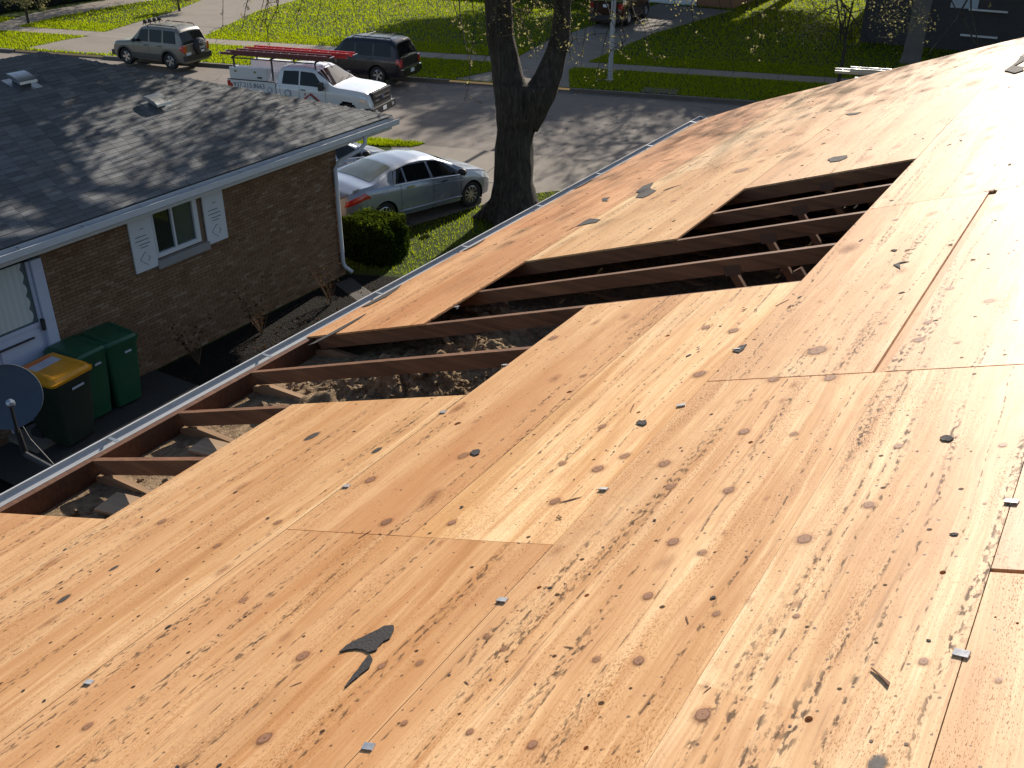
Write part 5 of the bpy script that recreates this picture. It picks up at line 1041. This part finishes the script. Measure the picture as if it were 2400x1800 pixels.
def mirrors(bd, parent, x, z, paint):
    for side in (-1, 1):
        p = bd.P(x, 6, side); obj('mirror', MB().lathe([(0, -.11), (.07, -.09), (.09, 0), (.075, .08), (0, .10)], 12, 'Y', (x, p.y + side * .14, z)), paint, parent, smooth=True)
def car_base(name, label, cat, loc, head, bd, paint, wheels, arch, wr, ww, spokes, **kw):
    t = thing(name, label, cat, loc, head); hw = max(q[1] for q in bd.wid)
    obj('body', bd.shell([(x, wr) for x in wheels], arch), paint, t, smooth=True, angle=50)
    well(t, [(x, wr) for x in wheels], arch, hw)
    for x in wheels:
        for sd in (-1, 1): wheel(t, x, sd * (hw - ww / 2 - .03), wr, ww, sd, spokes, kw.get('rim'), kw.get('rimr', .66))
    return t
def side_windows(bd, t, wins, v0=6.12, v1=6.97, mat=None):
    for side in (-1, 1):
        for w in wins: obj('side_window', bd.patch(*w, v0, v1, side, .007), mat or CGL, t, smooth=True)

# ---- silver saloon in the near driveway
def sedan(label, x, y, head, paint=P_SILV):
    L = 4.82
    bd = Body(L, top=[(0, .86), (.08, .98), (.45, 1.10), (.80, 1.13), (1.15, 1.27), (1.55, 1.40), (2.0, 1.465), (2.45, 1.47), (2.85, 1.43), (3.25, 1.27), (3.72, 1.02), (4.2, .93), (4.55, .82), (4.75, .66), (4.82, .55)],
              belt=[(0, .82), (.5, 1.02), (1.4, 1.005), (2.6, .955), (3.6, .90), (4.4, .76), (4.82, .5)], wid=[(0, .66), (.10, .78), (.35, .88), (.9, .915), (3.6, .915), (4.3, .87), (4.6, .76), (4.82, .52)],
              wroof=[(0, .60), (.8, .66), (1.3, .58), (2, .56), (2.7, .575), (3.3, .68), (3.8, .76), (4.5, .66), (4.82, .45)], z0=.20)
    wh = (1.07, 3.865); t = car_base('silver_saloon', label, 'car', (x, y, 0), head, bd, paint, wh, .375, .335, .225, 10)
    side_windows(bd, t, ((1.42, 1.72, 1.62, 1.74), (1.78, 2.52, 1.80, 2.48), (2.60, 3.52, 2.56, 3.05)), 6.10, 6.93)
    for side in (-1, 1):
        mb = MB().tube([bd.P(1.36 + i * .225, 6.03, side) + Vector((0, side * .012, 0)) for i in range(11)], .012, 6); obj('window_trim', mb, CHROME, t)
        mb = MB().tube([bd.P(1.36, 6.05, side)] + [bd.P(1.5 + i * .13, 6.9 + .1 * math.sin(math.pi * i / 12), side) + Vector((0, side * .006, .0)) for i in range(13)] + [bd.P(3.55, 6.05, side)], .010, 5); obj('window_trim', mb, PLAST, t)
        obj('tail_light', bd.patch(.03, .66, .06, .50, 4.75, 5.85, side, .008), REDL, t, smooth=True)
        obj('headlight', bd.patch(4.28, 4.70, 4.0, 4.5, 5.0, 6.6, side, .008), LAMP, t, smooth=True)
        obj('crease', MB().tube([bd.P(.7 + .3 * i, 5.05 - .02 * i, side) + Vector((0, side * .002, 0)) for i in range(11)], .010, 6), paint, t, smooth=True)
        obj('sill', MB().tube([bd.P(1.5 + .2 * i, 2.7, side) for i in range(11)], .03, 8), paint, t, smooth=True)
    obj('windshield', bd.across(2.93, 3.68, 7.75), CGL, t, smooth=True); obj('rear_window', bd.across(.84, 1.52, 7.8), CGLL, t, smooth=True)
    seams(bd, t, ((1.55, 2.6, 6), (2.56, 2.6, 6), (3.48, 2.6, 6))); handles(bd, t, (1.85, 2.90), 5.35, CHROME); mirrors(bd, t, 3.42, 1.02, PLAST)
    obj('number_plate', MB().box((.045, 0, .78), (.02, .31, .16)), PLATE, t)
    return t
# sedan heading: nose toward the street
SH = R(77); SK = 1.13; sx, sy = -15.76, 23.02               # right front wheel centre, scale
def place(right_rear, off_x, off_y, head):                    # rear-bumper-centre location from a right rear wheel point
    c, s_ = math.cos(head), math.sin(head); return right_rear[0] - off_x * c - off_y * s_, right_rear[1] - off_x * s_ + off_y * c
px_, py_ = place((sx, sy), 3.865 * SK, .80 * SK, SH)
sd1 = sedan('silver saloon car parked nose to the street beside the brick house', px_, py_, SH)
sd2 = sedan('second silver car with only its bright roof showing behind the brick house gutter', px_ - 3.3, py_ - .1, SH + .03)
for q in (sd1, sd2): q.scale = (SK, SK, SK); q.rotation_euler = (0, R(2.2), q.rotation_euler[2]); q.location.z = math.sin(R(2.2)) * 3.865 * SK

# ---- pickup trucks with ladder racks
def pickup(label, x, y, head, marks=True):
    L = 5.95
    bd = Body(L, top=[(2.05, 1.30), (2.10, 1.80), (2.25, 1.89), (2.9, 1.93), (3.55, 1.90), (3.75, 1.82), (4.15, 1.56), (4.42, 1.37), (4.6, 1.33), (5.4, 1.28), (5.70, 1.23), (5.84, 1.12), (5.95, .8)],
              belt=[(2.0, 1.27), (3.4, 1.25), (4.3, 1.23), (5.0, 1.19), (5.80, 1.05), (5.95, .6)], wid=[(2, .985), (5.2, .99), (5.6, .97), (5.82, .92), (5.95, .85)], wroof=[(2, .74), (3.6, .74), (4.1, .82), (4.5, .90), (5.6, .88), (5.95, .8)], z0=.42)
    # cab only covers x >= 2.07
    wr, ar = .40, .47; t = thing('pickup_truck', label, 'pickup truck', (x, y, 0), head)
    full = bd.shell; 
    def shell2(wheels, arch, nx=84):
        xs = list(np.linspace(2.07, L, nx)); vv = bd.vs(); fu = [(v, 1) for v in vv] + [(v, -1) for v in vv[-2:0:-1]]; m = len(fu); V = [bd.P(x_, v, sd_) for x_ in xs for v, sd_ in fu]; F = []
        for i in range(nx - 1):
            for j in range(m):
                a, b, c, d = i * m + j, i * m + (j + 1) % m, (i + 1) * m + (j + 1) % m, (i + 1) * m + j; ct = (V[a] + V[b] + V[c] + V[d]) / 4
                if abs(ct.y) > .7 and any((ct.x - wx) ** 2 + (ct.z - wz) ** 2 < arch ** 2 for wx, wz in wheels): continue
                F.append((d, c, b, a))
        F += [tuple(range(m)), tuple((nx - 1) * m + j for j in range(m))[::-1]]; return MB().add(V, F)
    obj('cab', shell2([(4.98, wr)], ar), P_WHITE, t, smooth=True, angle=50)
    # open box behind the cab
    bed = MB()
    for sd in (-1, 1):
        bed.prism([(.02, .52), (2.03, .52), (2.03, 1.34), (.02, 1.34)] if False else [(.02, .52), (.62 - .0, .52)] + [(1.15 + ar * math.cos(a), wr + .02 + ar * math.sin(a)) for a in np.linspace(math.pi * .93, math.pi * .07, 12)] + [(2.03, .52), (2.03, 1.34), (.02, 1.34)], sd * .94 if sd > 0 else -.985, .985 if sd > 0 else -.94, lambda a, b, c: (a, c, b))
    bed.bx((.03, -.935, .62), (2.02, .935, .68)).bx((1.98, -.935, .681), (2.03, .935, 1.33)); obj('cargo_box', bed, P_WHITE, t)
    obj('tailgate', MB().bx((-.02, -.84, .60), (.019, .84, 1.33)), P_WHITE, t); obj('bed_rail_cap', MB().bx((.0, .93, 1.341), (2.04, 1.0, 1.365)).bx((.0, -1.0, 1.341), (2.04, -.93, 1.365)), PLAST, t)
    obj('rear_bumper', MB().bx((-.14, -.93, .48), (-.03, .93, .62)), CHROME, t); obj('chassis', MB().bx((.1, -.5, .36), (5.6, .5, .55)), DARK, t)
    for sd in (-1, 1):
        obj('tail_light', MB().bx((-.015, sd * .86 if sd > 0 else -.992, .95), (.12, .992 if sd > 0 else -.86, 1.30)), REDL, t)
        obj('headlight', bd.patch(5.50, 5.93, 5.50, 5.90, 4.1, 6.0, sd, .012), LAMP, t, smooth=True)
    well(t, [(4.98, wr), (1.15, wr)], ar, .97)
    for x_ in (1.15, 4.98):
        for sd in (-1, 1): wheel(t, x_, sd * .84, wr, .27, sd, 6, None, .6)
    side_windows(bd, t, ((2.30, 3.0, 2.36, 3.0), (3.06, 4.14, 3.06, 3.66)), 6.10, 6.95)
    obj('windshield', bd.across(3.74, 4.40, 7.55), m_glass('windshield_glass', (.02, .022, .025), .03, .5) if 'windshield_glass' not in bpy.data.materials else bpy.data.materials['windshield_glass'], t, smooth=True)
    for y_ in (-.35, .25): obj('wiper', MB().tube([bd.P(4.40, 10) + Vector((0, y_, .02)), bd.P(4.30, 10) + Vector((0, y_ + .55, .03))], .012, 5), PLAST, t)
    seams(bd, t, ((2.22, 2.6, 6), (3.03, 2.6, 6), (4.12, 2.6, 6))); handles(bd, t, (3.20,), 5.2, PLAST)
    for sd in (-1, 1): obj('mirror', MB().box((4.02, sd * 1.10, 1.36), (.13, .22, .28)).box((4.03, sd * .97, 1.28), (.06, .16, .06)), PLAST, t)
    gm = MB().bx((5.78, -.74, .64), (5.965, .74, 1.19)); g = obj('grille', gm, PLAST, t)
    gb = MB()
    for z_ in (.84, 1.0): gb.bx((5.966, -.60, z_), (5.98, .60, z_ + .04))
    obj('grille_bar', gb, mat_simple('dull_chrome', (.07, .07, .075), .4, .3) if 'dull_chrome' not in bpy.data.materials else bpy.data.materials['dull_chrome'], g)
    em = MB().prism([(.13 * math.cos(a), .055 * math.sin(a)) for a in np.linspace(0, 6.283, 20)[:-1]], 5.981, 5.992, lambda a, b, c: (c, a, b + .94)); obj('emblem', em, INK, g)
    em = MB()
    obj('bumper', MB().bx((5.70, -.97, .40), (6.03, .97, .66)), PLAST, t); [obj('fog_light', MB().bx((6.03, y0_, .48), (6.04, y0_ + .16, .58)), LAMP, t) for y0_ in (-.78, .62)]; obj('number_plate', MB().box((6.036, 0, .53), (.01, .30, .14)), PLATE, t)
    # toolbox and rack
    for sd in (-1, 1):
        tb = obj('toolbox', MB().bx((.12, sd * .90 if sd > 0 else -.96, 1.37), (1.72, .96 if sd > 0 else -.90, 1.78)).bx((.12, min(sd * .55, sd * .899), 1.371), (1.72, max(sd * .55, sd * .899), 1.779)), WHITE, t)
        for x_ in (.38, 1.22): obj('latch', MB().box((x_, sd * .965, 1.66), (.10, .012, .07)), bpy.data.materials['yellow_latch'] if 'yellow_latch' in bpy.data.materials else mat_simple('yellow_latch', (.22, .20, .05), .6), tb)
        obj('badge', MB().box((1.40, sd * .965, 1.47), (.20, .012, .06)), INKK, tb)
    rk = MB()
    for x_ in (.25, 1.88):
        for sd in (-1, 1): rk.beam((x_, sd * .80, 1.36), (x_, sd * .80, 2.12), .05, .05, (1, 0, 0))
        rk.beam((x_, -.86, 2.145), (x_, .86, 2.145), .05, .05)
    rk.beam((3.7, -.78, 2.145), (3.7, .78, 2.145), .05, .05)
    for sd in (-1, 1): rk.beam((.2, sd * .885, 2.12), (3.8, sd * .885, 2.12), .04, .04); rk.beam((3.7, sd * .80, 1.88), (3.7, sd * .80, 2.12), .04, .04, (1, 0, 0))
    obj('ladder_rack', rk, PLAST, t)
    if marks:
        M = Matrix(((1, 0, 0, 0), (0, 0, -1, 0), (0, 1, 0, 0), (0, 0, 0, 1)))      # text facing -y (right side of the truck)
        text_mesh('lettering', '937.215.8663', .25, INK, t, Matrix.Translation((.92, -.9865, 1.16)) @ M)
        for x_, z_, r_ in ((1.80, 1.06, .10), (2.55, 1.0, .14)):
            e = MB().prism([(x_ + r_ * math.cos(a), z_ + r_ * math.sin(a)) for a in np.linspace(0, 6.283, 24)[:-1]], .0, .004, lambda a, b, c: (a, -.996 - c, b)); eo = obj('round_emblem', e, INKB, t)
            e = MB().prism([(x_ + r_ * .72 * math.cos(a), z_ + r_ * .72 * math.sin(a)) for a in np.linspace(0, 6.283, 24)[:-1]], .0041, .006, lambda a, b, c: (a, -.996 - c, b)); obj('emblem_centre', e, INKW, eo)
        ch = MB(); Y = -1.0; ch.beam((3.18, Y, .80), (3.54, Y, 1.06), .006, .05, up=(0, 0, 1)); obj('roof_logo', ch, INKR, t); ch = MB().beam((3.50, Y - .002, 1.06), (3.92, Y - .002, .76), .006, .05).beam((3.28, Y, .97), (3.28, Y, 1.05), .006, .04, up=(1, 0, 0)); obj('roof_logo', ch, INKR, t); ch = MB().beam((3.50, Y + .0, 1.0), (3.80, Y, .79), .006, .025); obj('roof_logo', ch, INKK, t)
        e = MB().prism([(.30, 1.04), (.44, 1.04), (.44, 1.18), (.37, 1.22), (.30, 1.18)], 0, .004, lambda a, b, c: (a - .22, -.988 - c, b)); obj('shield_badge', e, INKR, t)
    return t
TH = R(13.0)
def ladder(label, base, head, L, wd, mat, z, two=True, rungs=12):
    t = thing('ladder', label, 'ladder', (*base, z), head, None)
    for k in range(2 if two else 1):
        o = k * .085; w_ = wd - k * .07; sh = k * .45
        for s_ in (-1, 1): obj('rail', MB().beam((sh, s_ * w_ / 2, o), (L + sh * .3, s_ * w_ / 2, o), .04, .095), mat, t)
        me = MB().beam((0, -w_ / 2 + .017, o), (0, w_ / 2 - .017, o), .032, .026).mesh('rung', ALU)
        for i in range(rungs): link('rung', me, t, (sh + .2 + (L - .4) * i / (rungs - 1), 0, 0))
    for s_ in (-1, 1): obj('end_cap', MB().box((-.03, s_ * wd / 2, 0), (.07, .04, .085)), ALU, t)
    return t
tx, ty = -29.75, 28.05
c_, s_ = math.cos(TH), math.sin(TH)
pickup('white crew work pickup with phone number on the bed and ladders on top', tx, ty, TH)
def on_truck(a, b): return (tx + a * c_ - b * s_, ty + a * s_ + b * c_)
ladder('maroon extension ladder on the near side of the white pickup rack', on_truck(-.35, -.48), TH, 4.35, .42, LMAR, 2.22)
ladder('bright red extension ladder on the far side of the white pickup rack', on_truck(-.05, .30), TH, 4.6, .44, LRED, 2.22)
pk2 = pickup('white pickup hidden behind the far roof edge with pale ladders showing above it', -8.85, 37.1, R(14.8), False)
ladder('pale aluminium ladder just visible above the far roof edge', (-9.3, 36.6), R(14.8), 5.0, .45, ALU, 2.22)

# ---- sport utility vehicles
def suv(name, label, x, y, head, paint, L=4.5, W=.91, H=1.78, zb=1.06, wh=(.93, 3.58), wr=.36, boxy=1., rimm=None, spare=False, hoodz=1.08, cladding=None, rear_glass=(.07, .27), plate_z=.62, roofrail=True, spokes=5, tail=(4.5, 5.9), bumper_m=None):
    k = L / 4.5; w = W
    bd = Body(L, top=[(0, .72), (.03, zb - .05), (.06, zb + .03), (.30 * k, H - .08), (.5 * k, H - .01), (1.3 * k, H + .01), (2.2 * k, H), (2.55 * k, H - .05), (3.12 * k, hoodz + .07), (3.3 * k, hoodz), (4.1 * k, hoodz - .07), (4.36 * k, hoodz - .17), (4.5 * k, .70)],
              belt=[(0, zb), (3.0 * k, zb - .03), (4.2 * k, hoodz - .14), (4.5 * k, .62)], wid=[(0, w * .90), (.12, w * .97), (.5, w), (3.9 * k, w), (4.25 * k, w * .95), (4.5 * k, w * .78)], wroof=[(0, w * .86), (.3 * k, w * .76), (2.4 * k, w * .76), (3.1 * k, w * .86), (4.5 * k, w * .7)], z0=.30)
    t = car_base(name, label, 'car', (x, y, 0), head, bd, paint, wh, wr + .075, wr, .25, spokes, rim=rimm, rimr=.62)
    x1, x2, x3 = .42 * k, 1.22 * k, 2.02 * k
    side_windows(bd, t, ((x1 - .02, x2 - .06, x1 + .06, x2 - .06), (x2 + .03, x3 - .03, x2 + .03, x3 - .03), (x3 + .05, 2.92 * k, x3 + .05, 2.50 * k)), 6.10, 6.97)
    obj('windshield', bd.across(2.60 * k, 3.10 * k, 7.6), CGL, t, smooth=True); obj('rear_window', bd.across(rear_glass[0], rear_glass[1] * k, 7.5), CGL, t, smooth=True)
    seams(bd, t, ((x2, 2.6, 6), (x3 + .01, 2.6, 6), (2.98 * k, 2.6, 6), (.10, 3.0, 6.9))); handles(bd, t, (x2 + .16, x3 + .17), 5.25, PLAST); mirrors(bd, t, 2.80 * k, zb + .08, PLAST)
    obj('rear_bumper', MB().bx((-.10, -w * .93, .42), (.06, w * .93, .66)), bumper_m or PLAST, t); obj('front_bumper', MB().bx((L - .12, -w * .86, .36), (L + .05, w * .86, .60)), bumper_m or PLAST, t)
    obj('tailgate', MB().bx((-.018, -w * .70, .67), (.012, w * .70, zb + .01)), paint, t)
    for sd in (-1, 1):
        obj('tail_light', bd.patch(.015, .20, .03, .17, tail[0], tail[1], sd, .010), REDL, t, smooth=True)
        obj('tail_light', MB().bx((-.025, sd * w * .74 if sd > 0 else -w * .90, zb - .34), (.03, w * .90 if sd > 0 else -w * .74, zb - .03)), REDL, t)
        obj('headlight', bd.patch(4.18 * k, 4.42 * k, 4.12 * k, 4.36 * k, 4.9, 6.2, sd, .010), LAMP, t, smooth=True)
        if roofrail: obj('roof_rail', MB().tube([bd.P(.45 * k, 8.2, sd), bd.P(.55 * k, 8.2, sd) + Vector((0, 0, .08)), bd.P(2.1 * k, 8.2, sd) + Vector((0, 0, .08)), bd.P(2.25 * k, 8.2, sd)], .022, 6), PLAST, t)
        if cladding:
            obj('sill_cladding', MB().grid(lambda a, b: bd.P(wh[0] + wr + .09 + (wh[1] - wh[0] - 2 * wr - .18) * a, 2.2 + 1.3 * b, sd) + Vector((0, sd * .012, 0)), 12, 4), cladding, t, smooth=True)
            for wx in wh: obj('arch_flare', MB().tube([(wx + (wr + .10) * math.cos(a), sd * (w - .005), wr + (wr + .10) * math.sin(a)) for a in np.linspace(-.15, math.pi + .15, 16)], .045, 8), cladding, t, smooth=True)
    if roofrail:
        for x_ in (.9 * k, 1.8 * k): obj('cross_bar', MB().tube([bd.P(x_, 8.2, -1) + Vector((0, 0, .08)), bd.P(x_, 8.2, 1) + Vector((0, 0, .08))], .018, 6), PLAST, t)
    obj('number_plate', MB().box((-.106 if plate_z < .67 else -.024, .0 if not spare else .55, plate_z), (.012, .31, .155)), PLATE, t)
    return t, bd
def center_place(mid, head, back): c, s_ = math.cos(head), math.sin(head); return mid[0] - back * c, mid[1] - back * s_
# pewter SUV, nose pointing left
LH = R(180 + 6)
lx, ly = -40.62, 31.35                                         # left front wheel, towards us
def left_front(p, fx, fy, head): c, s_ = math.cos(head), math.sin(head); return p[0] - fx * c + fy * s_, p[1] - fx * s_ - fy * c
lt, lb = suv('pewter_suv', 'pewter boxy SUV with spare wheel and four roof lamps parked across the street', *left_front((lx, ly), 3.52, .80, LH), LH, P_GREY, L=4.42, W=.91, H=1.80, zb=1.10, wh=(.88, 3.52), wr=.37, spare=True, hoodz=1.12, cladding=mat_simple('grey_cladding', (.075, .072, .066), .7), rimm=RIM, plate_z=.70)
sw = bpy.data.objects.new('spare_wheel', None); col.objects.link(sw); sw.parent = lt; sw.location = (-.14, -.12, .98)
obj('cover', MB().lathe([(0, -.115), (.30, -.11), (.345, -.08), (.36, 0), (.35, .09), (0, .1)], 28, 'X'), PLAST, sw, smooth=True, angle=40)
Mt = Matrix(((0, 0, -1, -.118), (-1, 0, 0, 0), (0, 1, 0, 0), (0, 0, 0, 1)))
text_mesh('lettering', 'ICEY', .17, INKW, sw, Mt @ Matrix.Translation((0, .20, 0))); text_mesh('lettering', 'Jeep', .20, INKW, sw, Mt @ Matrix.Translation((0, -.02, 0))); obj('bear_mark', MB().box((-.119, .0, -.19), (.004, .22, .09)), INKW, sw)
for i in range(4): obj('roof_lamp', MB().lathe([(0, -.07), (.07, -.06), (.085, 0), (.085, .05), (0, .055)], 14, 'X', (2.42, -.45 + .3 * i, 1.93)).box((2.40, -.45 + .3 * i, 1.83), (.03, .03, .10)), PLAST, lt, smooth=True, angle=40)
obj('lamp_bar', MB().tube([(2.40, -.62, 1.80), (2.40, -.60, 1.865), (2.40, .60, 1.865), (2.40, .62, 1.80)], .02, 6), PLAST, lt)
# navy SUV, nose pointing left, just behind the truck
DH = R(180 + 9)
nvx = left_front((-27.95, 34.30), .98, .86, DH)
nt_, nbd = suv('navy_suv', 'dark navy SUV with roof rails parked at the far kerb behind the white pickup', *nvx, DH, P_NAVY, L=4.9, W=.95, H=1.84, zb=1.12, wh=(1.12, 4.06), wr=.375, hoodz=1.10, rimm=RIM, plate_z=.56, bumper_m=P_NAVY)
obj('bumper_strip', MB().bx((-.115, -.82, .665), (.02, .82, .70)), CHROME, nt_)
# maroon large SUV in the far driveway, seen from behind
MH = R(97)
mv, mbd = suv('maroon_suv', 'large maroon SUV with white trim strip backed toward us in the far driveway', -26.4, 52.3, MH, P_RED, L=5.1, W=1.02, H=1.98, zb=1.34, wh=(1.25, 4.25), wr=.42, hoodz=1.22, plate_z=1.16, rimm=RIM, roofrail=False)
obj('trim_strip', MB().bx((-.06, -1.0, 1.40), (.01, 1.0, 1.50)), CHROME, mv); obj('side_step', MB().bx((1.8, -1.16, .42), (3.7, -1.02, .47)).bx((1.8, 1.02, .42), (3.7, 1.16, .47)), CHROME, mv)
